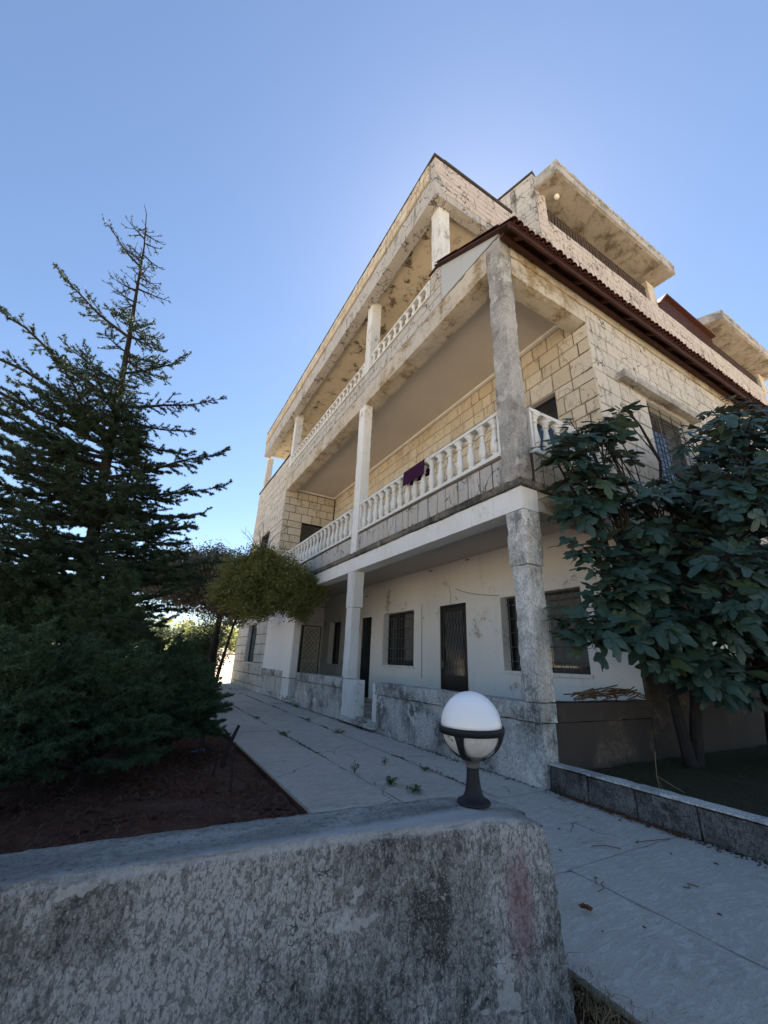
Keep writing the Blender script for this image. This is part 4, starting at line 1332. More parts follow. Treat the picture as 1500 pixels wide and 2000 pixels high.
juniper(-6.3, 3.4, 0.95, 0.9, 2.3, 96, 'tall bushy juniper left of the cedar trunk', 35)
juniper(-3.5, 7.8, 0.6, 1.1, 1.35, 69, 'farthest juniper leaning over the path edge', 36)

juniper(-5.15, 3.2, 0.9, 0.8, 2.5, 120, 'tallest juniper standing right against the cedar trunk', 37)

# ---- leafy trees
def leafy_tree(name, label, base, stems, blobs, nleaf, size, mat, seed, cat='tree', group=None, bark=M['bark_grey'], r0=0.09, bare=0, hollow=0.55):
    r = random.Random(seed); rg = np.random.default_rng(seed)
    o = thing(name, label, cat, group)
    for st in stems:
        pts = [Vector(p) for p in st]
        n = len(pts)
        MB().tube(pts, [r0 * (1 - 0.6 * i / (n - 1)) for i in range(n)], 8).build('trunk', bark, o)
    P = []; N = []
    tot = sum(b[3] * b[4] * b[5] for b in blobs)
    for (cx, cy, cz, rx, ry, rz) in blobs:
        c = Vector((cx, cy, cz)); k = int(nleaf * (rx * ry * rz) / tot)
        # limbs into the blob
        src = min((Vector(st[-1]) for st in stems), key=lambda q: (q - c).length)
        mb = MB()
        tips = []
        nb = max(4, int(k / 900))
        for _ in range(nb):
            a = r.uniform(0, 6.28); u = r.uniform(-0.8, 1)
            t = c + Vector((math.cos(a) * rx * math.sqrt(max(0, 1 - u * u)), math.sin(a) * ry * math.sqrt(max(0, 1 - u * u)), u * rz)) * r.uniform(0.65, 1.0)
            bp = bend(src, t, 0.03, 6, 0.1, r)
            mb.tube(bp, [r0 * 0.32 * (1 - i / 6.5) + 0.004 for i in range(7)], 5, False)
            tips.append(t)
        mb.build('branch', bark, o)
        # leaves gathered into clumps spread through the blob's shell
        ncl = max(8, k // 38)
        d = rg.normal(0, 1, (ncl, 3)); d /= np.linalg.norm(d, axis=1, keepdims=True)
        rad = hollow + (1.06 - hollow) * rg.random((ncl, 1)) ** 0.7
        rad *= 1 + 0.32 * np.sin(d[:, :1] * 5 + seed) * np.cos(d[:, 1:2] * 4 + d[:, 2:3] * 3)
        cen = np.array([cx, cy, cz]) + d * rad * np.array([rx, ry, rz])
        per = 38
        pp = np.repeat(cen, per, axis=0) + rg.normal(0, 1, (ncl * per, 3)) * (0.085 * (rx + ry + rz) / 3 + size * 1.3)
        P.append(pp); N.append(np.repeat(d, per, axis=0) * 0.4 + np.array([0, 0, 0.7]))
    # ragged outline: leafy sprigs that stick out of the blobs
    mbs = MB()
    for (cx, cy, cz, rx, ry, rz) in blobs:
        for _ in range(16):
            d = Vector((r.gauss(0, 1), r.gauss(0, 1), r.gauss(-0.1, 1))).normalized()
            s0 = Vector((cx + d.x * rx * 0.8, cy + d.y * ry * 0.8, cz + d.z * rz * 0.8))
            L = r.uniform(0.3, 0.65) * (rx + rz) / 2
            e = s0 + d * L + Vector((0, 0, r.uniform(-0.1, 0.12)))
            q = bend(s0, e, 0.05, 4, 0.15, r); mbs.tube(q, [0.008, 0.007, 0.006, 0.005, 0.003], 3, False)
            k = int(L / size * 5)
            tt = rg.random(k)
            pp = np.array([tuple(q[min(3, int(t * 4))].lerp(q[min(3, int(t * 4)) + 1], t * 4 % 1)) for t in tt]) + rg.normal(0, size * 0.9, (k, 3))
            P.append(pp); N.append(np.tile(np.array([[0, 0, 0.8]]), (k, 1)))
    mbs.build('sprig', bark, o)
    P = np.concatenate(P); N = np.concatenate(N)
    V, F = leaf_quads(P, N, size, 1.7, rg)
    np_mesh('crown', V, F, mat, o)
    if bare:
        mb = MB()
        b0 = max(blobs, key=lambda b: b[2] + b[5]); c = Vector(b0[:3])
        for _ in range(bare):
            a = r.uniform(0, 6.28)
            s = c + Vector((math.cos(a) * b0[3] * 0.5, math.sin(a) * b0[4] * 0.5, b0[5] * 0.6))
            e = s + Vector((math.cos(a) * 0.45, math.sin(a) * 0.3, r.uniform(0.35, 0.9)))
            q = bend(s, e, 0.15, 6, 0.3, r); mb.tube(q, [0.012 - 0.0015 * i for i in range(7)], 4, False)
            for _ in range(3):
                i = r.randint(2, 5); w_ = q[i] + Vector((r.uniform(-.25, .25), r.uniform(-.2, .2), r.uniform(0, .25)))
                mb.tube([q[i], w_], [0.006, 0.003], 3, False)
        mb.build('twig', bark, o)
    return o


near = leafy_tree('leafy_tree', 'small-leaved green tree arching over the path beside the house', (-2.0, 9.0),
    [[(-2.35, 10.2, -0.1), (-2.25, 10.0, 1.0), (-2.1, 9.8, 2.2), (-1.9, 9.5, 3.0)]],
    [(-1.35, 9.0, 3.85, 0.75, 0.8, 0.62), (-0.72, 8.9, 3.65, 0.72, 0.75, 0.62), (-0.2, 8.9, 3.25, 0.55, 0.6, 0.55), (-1.95, 9.2, 3.2, 0.62, 0.7, 0.65), (-0.95, 8.9, 3.1, 0.7, 0.7, 0.45), (-0.35, 8.8, 2.75, 0.3, 0.3, 0.32), (-1.5, 9.0, 2.75, 0.4, 0.4, 0.35), (-1.75, 9.0, 4.35, 0.45, 0.5, 0.3), (0.15, 8.8, 3.45, 0.3, 0.35, 0.3), (-2.3, 9.4, 3.9, 0.5, 0.5, 0.4), (-2.6, 9.6, 3.2, 0.4, 0.5, 0.4)],
    60000, 0.046, M['leafy'], 51, bare=7, hollow=0.25, r0=0.06)
MB().tube([(-1.6, 9.3, 3.3), (-0.9, 9.0, 3.7), (-0.1, 8.9, 3.86), (0.42, 8.6, 3.83)], [0.03, 0.025, 0.02, 0.012], 5).build('branch', M['bark'], near)
leafy_tree('leafy_tree', 'dusty brownish tree with two crossing stems behind the path', (-2.3, 12.5),
    [[(-2.30, 12.5, -0.2), (-2.22, 12.5, 1.6), (-2.05, 12.5, 3.2), (-1.95, 12.5, 4.0)], [(-2.02, 12.6, -0.2), (-2.10, 12.6, 1.5), (-2.2, 12.6, 3.2), (-2.4, 12.6, 4.0)]],
    [(-2.6, 12.6, 4.5, 1.0, 1.1, 0.7), (-3.6, 12.8, 4.2, 1.1, 1.1, 0.75), (-2.0, 12.6, 4.1, 0.8, 1.0, 0.6), (-3.2, 12.6, 3.5, 1.3, 1.1, 0.65), (-4.6, 12.8, 3.9, 1.0, 1.0, 0.8), (-2.2, 12.3, 3.3, 0.8, 0.9, 0.6), (-1.6, 12.2, 2.9, 0.6, 0.7, 0.5)],
    60000, 0.055, M['leafy_brown'], 52, r0=0.11, hollow=0.2)
# trees and bushes farther off
far = [(-9.5, 24, 5.4, 2.0, 'broad pale green tree far behind the junipers'), (-6.2, 26, 4.2, 1.7, 'rounded yellow green tree behind the path end'),
       (-13.5, 22, 6.4, 2.3, 'tall pale tree at the far left behind the cedar'), (-3.4, 30, 3.2, 1.4, 'small green tree beyond the two-stemmed tree')]
for i, (x, y, h, rr, lb) in enumerate(far):
    leafy_tree('garden_tree', lb, (x, y), [[(x, y, -0.3), (x + .1, y, h * .3), (x, y, h * .55)]],
        [(x, y, h * .68, rr, rr, h * .26), (x + rr * .5, y + .3, h * .55, rr * .7, rr * .7, h * .2), (x - rr * .5, y - .2, h * .58, rr * .7, rr * .7, h * .2)], 15000, 0.10, M['far_leaf'], 60 + i, group='trees standing far behind the garden', hollow=0.4)
for i, (x, y, h, rr, lb) in enumerate([(-1.9, 16.5, 2.6, 0.85, 'sunlit yellow green bush at the corner where the path ends'), (-3.2, 18.5, 1.7, 1.0, 'low dark bush beside the path end'), (-1.3, 21.5, 3.3, 1.0, 'tall loose bush past the far house corner'), (-4.9, 15.5, 1.9, 1.0, 'dark bush behind the farthest juniper')]):
    leafy_tree('garden_bush', lb, (x, y), [[(x, y, -0.2), (x, y, h * .5)]],
        [(x, y, h * .55, rr, rr, h * .5), (x - rr * .4, y, h * .4, rr * .7, rr, h * .35)], 9000, 0.06, M['far_leaf'] if i != 1 else M['leafy'], 80 + i, cat='bush', group='bushes near the end of the path', r0=0.04, hollow=0.2)

# ---- far wood on the rise: reads as one mass
P = []; N = []
rg = np.random.default_rng(77)
for i in range(150):
    x = rg.uniform(-75, 25); y = rg.uniform(60, 110)
    z = (y - 26) * 0.045
    s = rg.uniform(1.2, 3.0)
    d = rg.normal(0, 1, (240, 3)); d /= np.linalg.norm(d, axis=1, keepdims=True)
    P.append(np.array([x, y, z + s * 0.9]) + d * np.array([s, s, s * 0.9]) * rg.uniform(0.6, 1, (240, 1))); N.append(d)
V, F = leaf_quads(np.concatenate(P), np.concatenate(N), 0.5, 1.3, rg)
np_mesh('woods', V, F, M['leafy'], None, kind='stuff', label='scrubby far woods on the dry slope')

# ==================================================================== FIG TREE
fig = thing('fig_tree', 'large fig tree with broad dark lobed leaves in front of the south wall', 'tree')
fr = random.Random(91)


def fig_leaf(seed, k=5):
    """lobed blade lying in XY, stalk at the origin, tip along +Y"""
    r = random.Random(seed)
    lobes = [(-100, 0.42), (-52, 0.74), (0, 1.0), (52, 0.74), (100, 0.42)] if k == 5 else [(-85, 0.52), (0, 1.0), (85, 0.52)]
    out = []
    c = Vector((0, 0.34))
    n = len(lobes)
    out.append(Vector((0.0, 0.08)))
    for i, (an, L) in enumerate(lobes[::-1]):
        an = an + r.uniform(-5, 5); L = L * r.uniform(0.9, 1.06)
        a = R(90 - an)
        tip = c + Vector((math.cos(a), math.sin(a))) * L * 0.66
        wl = 0.155 if abs(an) < 70 else 0.13
        pr_ = Vector((-math.sin(a), math.cos(a)))
        mid = c + Vector((math.cos(a), math.sin(a))) * L * 0.44
        if i > 0:
            am = R(90 - (lobes[::-1][i - 1][0] + lobes[::-1][i][0]) / 2)
            out.append(c + Vector((math.cos(am), math.sin(am))) * (0.17 if k == 5 else 0.26) * r.uniform(0.9, 1.1))
        out.append(mid - pr_ * wl)
        out.append(tip - pr_ * wl * 0.42)
        out.append(tip)
        out.append(tip + pr_ * wl * 0.42)
        out.append(mid + pr_ * wl)
    cup = r.uniform(0.05, 0.45); droop = r.uniform(0.1, 0.7)
    V = []
    def Z(p):
        return -droop * (p.y ** 2) * 0.6 + cup * abs(p.x) * 0.55 - 0.5 * p.x * p.x + 0.03 * math.sin(p.x * 14 + seed) * math.cos(p.y * 9)
    V.append((c.x, c.y, Z(c) - 0.01))
    for p in out: V.append((p.x, p.y, Z(p)))
    # ring halfway for a soft fold
    m = len(out)
    for p in out:
        q = c.lerp(p, 0.5); V.append((q.x, q.y, Z(q) + 0.012))
    F = []
    for i in range(m):
        j = (i + 1) % m
        F.append((0, 1 + m + i, 1 + m + j))
        F.append((1 + m + i, 1 + i, 1 + j, 1 + m + j))
    return V, F


LEAVES = [fig_leaf(i, 5 if i < 5 else 3) for i in range(8)]
LM = [MB().add(*lv).mesh('leaf', M['fig'], True) for lv in LEAVES]

# shoots: tip points through the crown's volume, each with a rosette of leaves
blobs = [  # centre, radii, number of shoots
    ((1.75, -0.55, 5.0), (0.60, 0.28, 0.34), 11),
    ((0.95, -0.55, 4.8), (0.50, 0.28, 0.32), 11),
    ((0.45, -0.50, 4.4), (0.38, 0.25, 0.25), 7),
    ((2.25, -0.45, 5.75), (0.22, 0.18, 0.30), 2),
    ((0.55, -0.60, 3.55), (0.45, 0.28, 0.38), 10),
    ((0.55, -0.60, 2.95), (0.36, 0.25, 0.32), 6),
    ((1.15, -0.65, 3.8), (0.60, 0.35, 0.42), 12),
    ((1.9, -0.95, 3.5), (0.8, 0.5, 0.6), 18),
    ((2.9, -1.0, 4.1), (0.8, 0.5, 0.65), 18),
    ((4.0, -1.0, 5.2), (0.75, 0.5, 0.8), 16),
    ((5.2, -1.1, 6.0), (0.9, 0.5, 0.95), 16),
    ((2.7, -2.0, 4.6), (0.75, 0.45, 0.6), 13),
    ((1.9, -2.0, 3.5), (0.65, 0.4, 0.55), 12),
    ((4.6, -1.3, 4.4), (1.0, 0.6, 0.9), 18),
    ((3.3, -1.2, 3.2), (1.0, 0.6, 0.7), 24),
    ((1.7, -0.9, 2.75), (0.75, 0.45, 0.55), 18),
    ((1.0, -0.75, 2.35), (0.55, 0.35, 0.45), 12),
    ((0.42, -0.55, 1.85), (0.36, 0.25, 0.30), 7),
    ((1.35, -0.8, 1.85), (0.75, 0.4, 0.45), 18),
    ((2.3, -1.1, 1.95), (0.8, 0.5, 0.5), 19),
    ((1.9, -1.0, 1.45), (0.6, 0.4, 0.30), 9),
    ((3.2, -1.4, 2.1), (0.9, 0.6, 0.6), 20),
    ((1.5, -1.9, 2.4), (0.6, 0.35, 0.45), 9),
    ((5.0, -1.6, 3.2), (1.1, 0.7, 1.0), 20),
    ((6.8, -1.3, 5.2), (1.3, 0.8, 1.5), 18),
    ((7.2, -1.8, 3.0), (1.5, 0.9, 1.4), 18),  # lobes out of view to the right, added to shade the garden
    ((4.4, -2.4, 2.6), (1.1, 0.8, 0.8), 16),
    ((4.4, -2.8, 4.2), (1.2, 0.9, 1.0), 18),
    ((3.4, -3.4, 3.2), (0.9, 0.7, 0.9), 12),
    ((6.3, -3.4, 4.4), (1.5, 1.0, 1.6), 18),
    ((7.5, -4.5, 3.0), (1.6, 1.2, 1.6), 16),
    ((5.0, -4.6, 3.6), (1.3, 1.0, 1.2), 14),
    ((3.6, -1.9, 1.5), (0.8, 0.5, 0.35), 8),
    ((5.2, -2.2, 1.5), (1.0, 0.7, 0.6), 12),
    ((2.4, -1.1, 1.25), (0.5, 0.35, 0.25), 8),
    ((0.75, -0.6, 4.15), (0.5, 0.25, 0.3), 6),
    ((3.0, -1.5, 1.35), (0.7, 0.5, 0.3), 10),
]
base = Vector((2.3, -0.5, 0.1))
forks = [base + Vector((-0.1, 0.05, 1.1)), base + Vector((0.35, -0.1, 1.3)), base + Vector((0.1, 0.15, 1.2))]
MB().tube(bend(base, forks[0], 0, 5, 0.05, fr), [0.085, 0.08, 0.075, 0.07, 0.065, 0.06], 9).build('trunk', M['bark_grey'], fig)
MB().tube(bend(base + Vector((.1, 0, 0)), forks[1], 0, 5, 0.05, fr), [0.085, 0.08, 0.075, 0.07, 0.065, 0.06], 9).build('trunk', M['bark_grey'], fig)
MB().tube(bend(base + Vector((2.1, -0.3, 0)), base + Vector((2.6, -0.2, 2.4)), 0, 6, 0.05, fr), [0.2, 0.18, 0.16, 0.14, 0.12, 0.1, 0.09], 9).build('trunk', M['bark_grey'], fig)
placed = []
for bi, (c, rad, ns) in enumerate(blobs):
    c = Vector(c)
    src = min(forks + [base + Vector((2.6, -0.2, 2.4))], key=lambda q: (q - c).length)
    limb = bend(src, c, 0.06, 7, 0.10, fr)
    mb = MB(); mb.tube(limb, [0.055, 0.048, 0.042, 0.036, 0.030, 0.025, 0.02, 0.016], 6)
    for s in range(int(ns * (1.35 if bi in (0, 1, 2, 4, 5, 6) else 2.0))):
        d = Vector((fr.gauss(0, 1), fr.gauss(0, 1), fr.gauss(0, 1))).normalized()
        rr = fr.random() ** 0.45
        tip = c + Vector((d.x * rad[0], d.y * rad[1], d.z * rad[2])) * rr
        if tip.y > -0.22: tip.y = -0.22 - fr.random() * 0.1
        q = bend(limb[fr.randint(4, 7)], tip, 0.08, 4, 0.08, fr)
        mb.tube(q, [0.014, 0.012, 0.010, 0.009, 0.007], 5)
        up = (q[-1] - q[-2]).normalized() * 0.5 + Vector((-0.25, -0.35, 0.75)); up.normalize()
        nl = fr.choice((4, 5, 5, 6))
        a0 = fr.uniform(0, 6.28)
        for l in range(nl):
            a = a0 + l * 2.4
            x = up.orthogonal().normalized(); y = up.cross(x)
            rd = x * math.cos(a) + y * math.sin(a)
            yd = (rd * fr.uniform(0.7, 1.1) + up * fr.uniform(-0.1, 0.45)).normalized()
            # blade faces the light: its normal leans up and outward
            nz = (up * 1.0 + Vector((fr.gauss(0, .45), fr.gauss(-.1, .45), fr.gauss(0.3, .3))) - rd * fr.uniform(-0.2, 0.5))
            xd = yd.cross(nz).normalized(); nz = xd.cross(yd).normalized()
            st = fr.uniform(0.04, 0.10)
            sz = fr.choice((fr.uniform(0.13, 0.24), fr.uniform(0.22, 0.40), fr.uniform(0.22, 0.42))) * (0.7 if l == nl - 1 else 1)
            o_ = tip - up * 0.02 * l + yd * st
            mb.tube([tip - up * 0.02 * l, o_], [0.004, 0.003], 3, False)
            Mx = Matrix(((xd.x * sz, yd.x * sz, nz.x * sz, o_.x), (xd.y * sz, yd.y * sz, nz.y * sz, o_.y), (xd.z * sz, yd.z * sz, nz.z * sz, o_.z), (0, 0, 0, 1)))
            cen = o_ + yd * sz * 0.5
            pj = project(cen)
            if cen.y > -0.10: continue
            score = 0
            if pj and -40 < pj[0] < 1540 and -40 < pj[1] < 2040:
                score = sz / pj[2] * (1.0 + 0.35 * (-cen.y))
            placed.append((score, Mx, fr.randrange(8)))
    mb.build('branch', M['bark_grey'], fig)
placed.sort(key=lambda q: -q[0])
rest = MB()
for i, (s, Mx, k) in enumerate(placed):
    if i < 298: inst('leaf', LM[k], fig, Mx)
    else: rest.add([Mx @ Vector(v) for v in LEAVES[k][0]], LEAVES[k][1])
rest.build('leaves', M['fig'], fig, smooth=True, kind='stuff')
# ==================================================================== FOREGROUND WALL
wall = thing('garden_wall', 'low thick weathered concrete wall with a faded pink paint stain near its end', 'wall')
def wall_mesh():
    # plan of the top, near and far edge, then the batter of the foot
    near = [(-9.5, -1.90), (-6.5, -1.98), (-4.71, -2.06), (-3.8, -2.11), (-3.2, -2.19), (-2.80, -2.255)]
    farr = [(-9.5, -1.60), (-6.5, -1.70), (-4.77, -1.79), (-3.65, -1.83), (-3.0, -1.87), (-2.60, -1.90)]
    def interp(pl, x):
        for i in range(len(pl) - 1):
            if pl[i][0] <= x <= pl[i + 1][0]:
                t = (x - pl[i][0]) / (pl[i + 1][0] - pl[i][0]); return pl[i][1] * (1 - t) + pl[i + 1][1] * t
        return pl[-1][1]
    V = []; F = []
    H = 0.70
    prof = []
    nz = 34
    for j in range(nz): prof.append(('n', j / nz))
    prof += [('n', 0.985), ('n', 1.0), ('t', 0.03)]
    for j in range(1, 10): prof.append(('t', j / 10))
    prof += [('t', 0.96), ('t', 1.0)]
    for j in range(1, 14): prof.append(('f', 1 - j / 13))
    # stations: along the wall, then round the end
    st = []
    x = -9.5
    while x < -2.84:
        st.append(x); x += 0.12 if x < -5.2 else 0.026
    nst = len(st)
    rows = []
    for i, x in enumerate(st):
        row = []
        for (k, t) in prof:
            if k == 'n': y = interp(near, x) - 0.035 * (1 - t) ; z = -0.25 + (H + 0.25) * t
            elif k == 't': y = interp(near, x) * (1 - t) + interp(farr, x) * t; z = H
            else: y = interp(farr, x); z = -0.25 + (H + 0.25) * t
            row.append(Vector((x, y, z)))
        rows.append(row)
    # rounded end
    for e in range(1, 15):
        t_ = e / 14
        row = []
        for (k, t) in prof:
            zf = {'n': t, 't': 1, 'f': t}[k]
            xend = -2.655 + 0.06 * (1 - zf)
            w0 = -2.84
            if k == 'n': base = Vector((0, interp(near, w0) - 0.035 * (1 - t), -0.25 + (H + 0.25) * t))
            elif k == 't': base = Vector((0, interp(near, w0) * (1 - t) + interp(farr, w0) * t, H))
            else: base = Vector((0, interp(farr, w0), -0.25 + (H + 0.25) * t))
            xx = w0 + (xend - w0) * math.sin(t_ * math.pi / 2)
            if k == 't': xx += 0.05 * t * t_
            if k == 'f': xx += 0.05 * t_
            row.append(Vector((xx, base.y, base.z)))
        if e == 14: pass
        rows.append(row)
    # closing end: pull profile loop toward the centre
    m = len(prof)
    last = rows[-1]
    cen = Vector((last[0].x + 0.0, 0, 0))
    for s in (0.75, 0.5, 0.25, 0.06):
        row = []
        for idx, (k, t) in enumerate(prof):
            p = last[idx].copy()
            zc = p.z if k != 't' else H
            ym = (interp(near, -2.84) + interp(farr, -2.84)) / 2 - 0.03
            q = Vector((p.x + 0.02 * (1 - s), ym + (p.y - ym) * s, p.z if k != 't' else H))
            row.append(q)
        rows.append(row)
    for i, row in enumerate(rows):
        for j, p in enumerate(row):
            q = p * 3.0
            k, t = prof[j]
            corner = (k == 'n' and t > 0.992) or (k == 't' and t > 0.99)
            n1 = mn.noise(q) * 0.004 + mn.noise(q * 3.3) * 0.004 + mn.noise(q * 9) * 0.005 + mn.noise(q * 21) * 0.005
            endk = max(0, (i - nst) / 14) if i >= nst else 0
            n1 *= 1 + 1.2 * min(1, endk)
            d = Vector((0, -1, 0)) if k == 'n' else (Vector((0, 0, 1)) if k == 't' else Vector((0, 1, 0)))
            if i >= nst + 6: d = Vector((1, 0, 0)) if k != 't' else Vector((0.5, 0, 0.5))
            if k == 't': n1 *= 0.5
            p2 = p + d * n1
            if corner and i < nst + 12: p2 += Vector((0, 0.012 if k == 'n' or t < 0.2 else -0.012, -0.004 - 0.022 * max(0, mn.noise(q * 5)) - 0.012 * max(0, mn.noise(q * 16))))
            if i > nst - 6: # worn shoulder towards the end
                zz = max(0, p.z - 0.52) / 0.18
                p2.z -= 0.05 * zz * min(1, max(0, (i - nst + 6) / 16))
                p2.x -= 0.03 * zz * endk
            V.append(tuple(p2))
    for i in range(len(rows) - 1):
        for j in range(m - 1):
            a = i * m + j
            F.append((a, a + m, a + m + 1, a + 1))
    return V, F
V, F = wall_mesh()
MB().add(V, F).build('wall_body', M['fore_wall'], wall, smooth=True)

# ==================================================================== GLOBE LAMP
LX, LY, LZ = -2.91, -2.03, 0.705
lamp = thing('globe_lamp', 'white globe lamp in a black cradle standing on the concrete wall end', 'lamp')
lamp.location = (LX, LY, LZ)
lamp.scale = (0.765, 0.765, 0.92)
lamp.rotation_euler = (R(0.5), R(-1.2), R(12))
MB().lathe([(0.107, 0.0), (0.109, 0.006), (0.104, 0.013), (0.085, 0.019), (0.066, 0.032), (0.055, 0.052), (0.047, 0.085), (0.042, 0.12), (0.0405, 0.15), (0.041, 0.168)], sides=40).build('base', M['lamp_metal'], lamp, smooth=True)
MB().lathe([(0.043, 0.168), (0.045, 0.172), (0.0455, 0.19), (0.056, 0.198), (0.074, 0.208), (0.090, 0.222), (0.100, 0.238), (0.094, 0.242), (0.03, 0.236)], sides=40).build('collar', M['grey_metal'], lamp, smooth=True)
zr, RR = 0.368, 0.205
rp = [(0.203, zr - 0.032), (0.216, zr - 0.030), (0.222, zr - 0.006), (0.219, zr + 0.006), (0.206, zr + 0.006), (0.203, zr - 0.032)]
def ring_mesh():
    mb = MB(); n = 56
    n0 = 0
    for r_, z_ in rp[:-1]:
        for k_ in range(n):
            an = 2 * math.pi * k_ / n; mb.v.append((r_ * math.cos(an), r_ * math.sin(an), z_))
    m = len(rp) - 1
    for i in range(m):
        for k_ in range(n):
            k2 = (k_ + 1) % n; i2 = (i + 1) % m
            mb.f.append((i * n + k_, i * n + k2, i2 * n + k2, i2 * n + k_))
    return mb
ring_mesh().build('ring', M['lamp_metal'], lamp, smooth=True)
for an in (-2.88, -1.29, 0.28, 1.85):
    ca, sa = math.cos(an), math.sin(an)
    mb = MB()
    L = 12
    for i in range(L + 1):
        t = i / L
        th = -0.06 - t * 1.13
        r_ = 0.213 * math.cos(th) + 0.004; z_ = zr + 0.205 * math.sin(th) * 0.83
        wd = 0.021 + 0.022 * (1 - t) ** 6 + 0.010 * t ** 3
        th_ = 0.010
        for s_, q in ((-1, 0), (1, 0), (1, 1), (-1, 1)):
            rr_ = r_ - th_ * q
            mb.v.append((rr_ * ca - s_ * wd * sa, rr_ * sa + s_ * wd * ca, z_))
    for i in range(L):
        for k_ in range(4):
            k2 = (k_ + 1) % 4
            mb.f.append((i * 4 + k_, i * 4 + k2, i * 4 + 4 + k2, i * 4 + 4 + k_))
    mb.f.append((3, 2, 1, 0)); mb.f.append(tuple(L * 4 + k_ for k_ in range(4)))
    mb.build('arm', M['lamp_metal'], lamp)
prof = [(0.204 * math.cos(a) , zr + 0.005 + 0.180 * math.sin(a)) for a in [i * math.pi / 2 / 20 for i in range(20)]] + [(0.002, zr + 0.1852)]
MB().lathe(prof, sides=56).build('globe', M['globe'], lamp, smooth=True)
prof = [(0.03, zr - 0.135), (0.07, zr - 0.133)] + [(0.196 * math.cos(a), zr - 0.012 + 0.145 * math.sin(a)) for a in [-math.pi / 2 * (1 - i / 14) * 0.72 for i in range(15)]]
prof = [(r_, z_) for r_, z_ in prof if z_ > zr - 0.14]
MB().lathe(prof, sides=48).build('bowl', M['bowl'], lamp, smooth=True)
# a split bit of plastic that sticks out under the arm, and dark slivers standing for twigs mirrored in the bowl
MB().tube([(-0.175, -0.07, 0.27), (-0.165, -0.07, 0.255), (-0.135, -0.06, 0.235), (-0.10, -0.05, 0.222)], [0.002, 0.006, 0.008, 0.006], 5).build('broken_clip', M['lamp_metal'], lamp)
def on_bowl(an, z_):
    s_ = (z_ - (zr - 0.012)) / 0.145
    r_ = 0.197 * math.sqrt(max(0, 1 - s_ * s_)) + 0.0015
    return Vector((r_ * math.cos(an), r_ * math.sin(an), z_))
for pts in ([(-1.02, .315), (-0.96, .295), (-0.94, .288)], [(-0.82, .312), (-0.78, .303)], [(-1.02, .282), (-1.03, .265), (-1.0, .258)], [(-1.07, .24), (-1.02, .243)]):
    MB().tube([on_bowl(a, z_) for a, z_ in pts], 0.0035, 4).build('dark_line', M['black_metal'], lamp)

# ==================================================================== SMALL THINGS
def cloth(name, label, y0, y1, top, drop_front, drop_back, mat, seed, x=0.085, fold=0.012, hw=0.095):
    V = []; F = []; nu = 26; nv = 30
    Lf, Lb = drop_front, drop_back
    W = hw * 2
    tot = Lf + W + Lb
    for i in range(nu + 1):
        for j in range(nv + 1):
            y = y0 + (y1 - y0) * i / nu; s_ = tot * j / nv
            if s_ < Lf: xx = x - hw; zz = top - (Lf - s_); k_ = (Lf - s_) / Lf
            elif s_ < Lf + W: xx = x - hw + (s_ - Lf); zz = top; k_ = 0
            else: xx = x + hw; zz = top - (s_ - Lf - W); k_ = 1 if Lb else 0
            f = fold * k_ * math.sin(y * 22 + seed + 0.8 * math.sin(y * 7)) + 0.006 * mn.noise(Vector((y * 6, s_ * 6, seed)))
            V.append((xx + (f if s_ >= Lf + W else -abs(f) - 0.004 if s_ < Lf else 0), y + 0.02 * mn.noise(Vector((s_ * 4, y * 2, seed))), zz + (0.004 if k_ == 0 else 0) + 0.012 * k_ * mn.noise(Vector((y * 5, 0, seed)))))
    for i in range(nu):
        for j in range(nv):
            a = i * (nv + 1) + j; F.append((a, a + 1, a + nv + 2, a + nv + 1))
    o = np_mesh(name, V, F, mat, None, True, label=label, cat='cloth')
    md = o.modifiers.new('Solidify', 'SOLIDIFY'); md.thickness = 0.006
    return o
cloth('draped_cloth', 'dark purple cloth folded over the first-floor balcony rail', 2.50, 3.32, 5.475, 0.36, 0.3, M['cloth_purple'], 1)

# weeds
def weed(x, y, r_, h, n, label, seed):
    r = random.Random(seed); mb = MB()
    for i in range(n):
        a = r.uniform(0, 6.28); l = r_ * r.uniform(0.5, 1); e = r.uniform(0.2, 1) * h
        st = Vector((x, y, 0.0)); mid = st + Vector((math.cos(a) * l * .5, math.sin(a) * l * .5, e)); tip = st + Vector((math.cos(a) * l, math.sin(a) * l, e * r.uniform(.5, 1.1)))
        mb.tube([st, mid, tip], [0.002, 0.0016, 0.001], 3, False)
        for q in range(5):
            p = mid.lerp(tip, q / 4); s_ = r.uniform(.012, .024); b = r.uniform(0, 6.28)
            d = Vector((math.cos(b), math.sin(b), r.uniform(0, .6))).normalized(); w_ = d.cross(Vector((0, 0, 1))).normalized()
            mb.add([p, p + d * s_ + w_ * s_ * .45, p + d * s_ * 2, p + d * s_ - w_ * s_ * .45], [(0, 1, 2, 3)])
    mb.build('weed', M['weed'], None, label=label, cat='weed', group='weeds growing in the path joints')
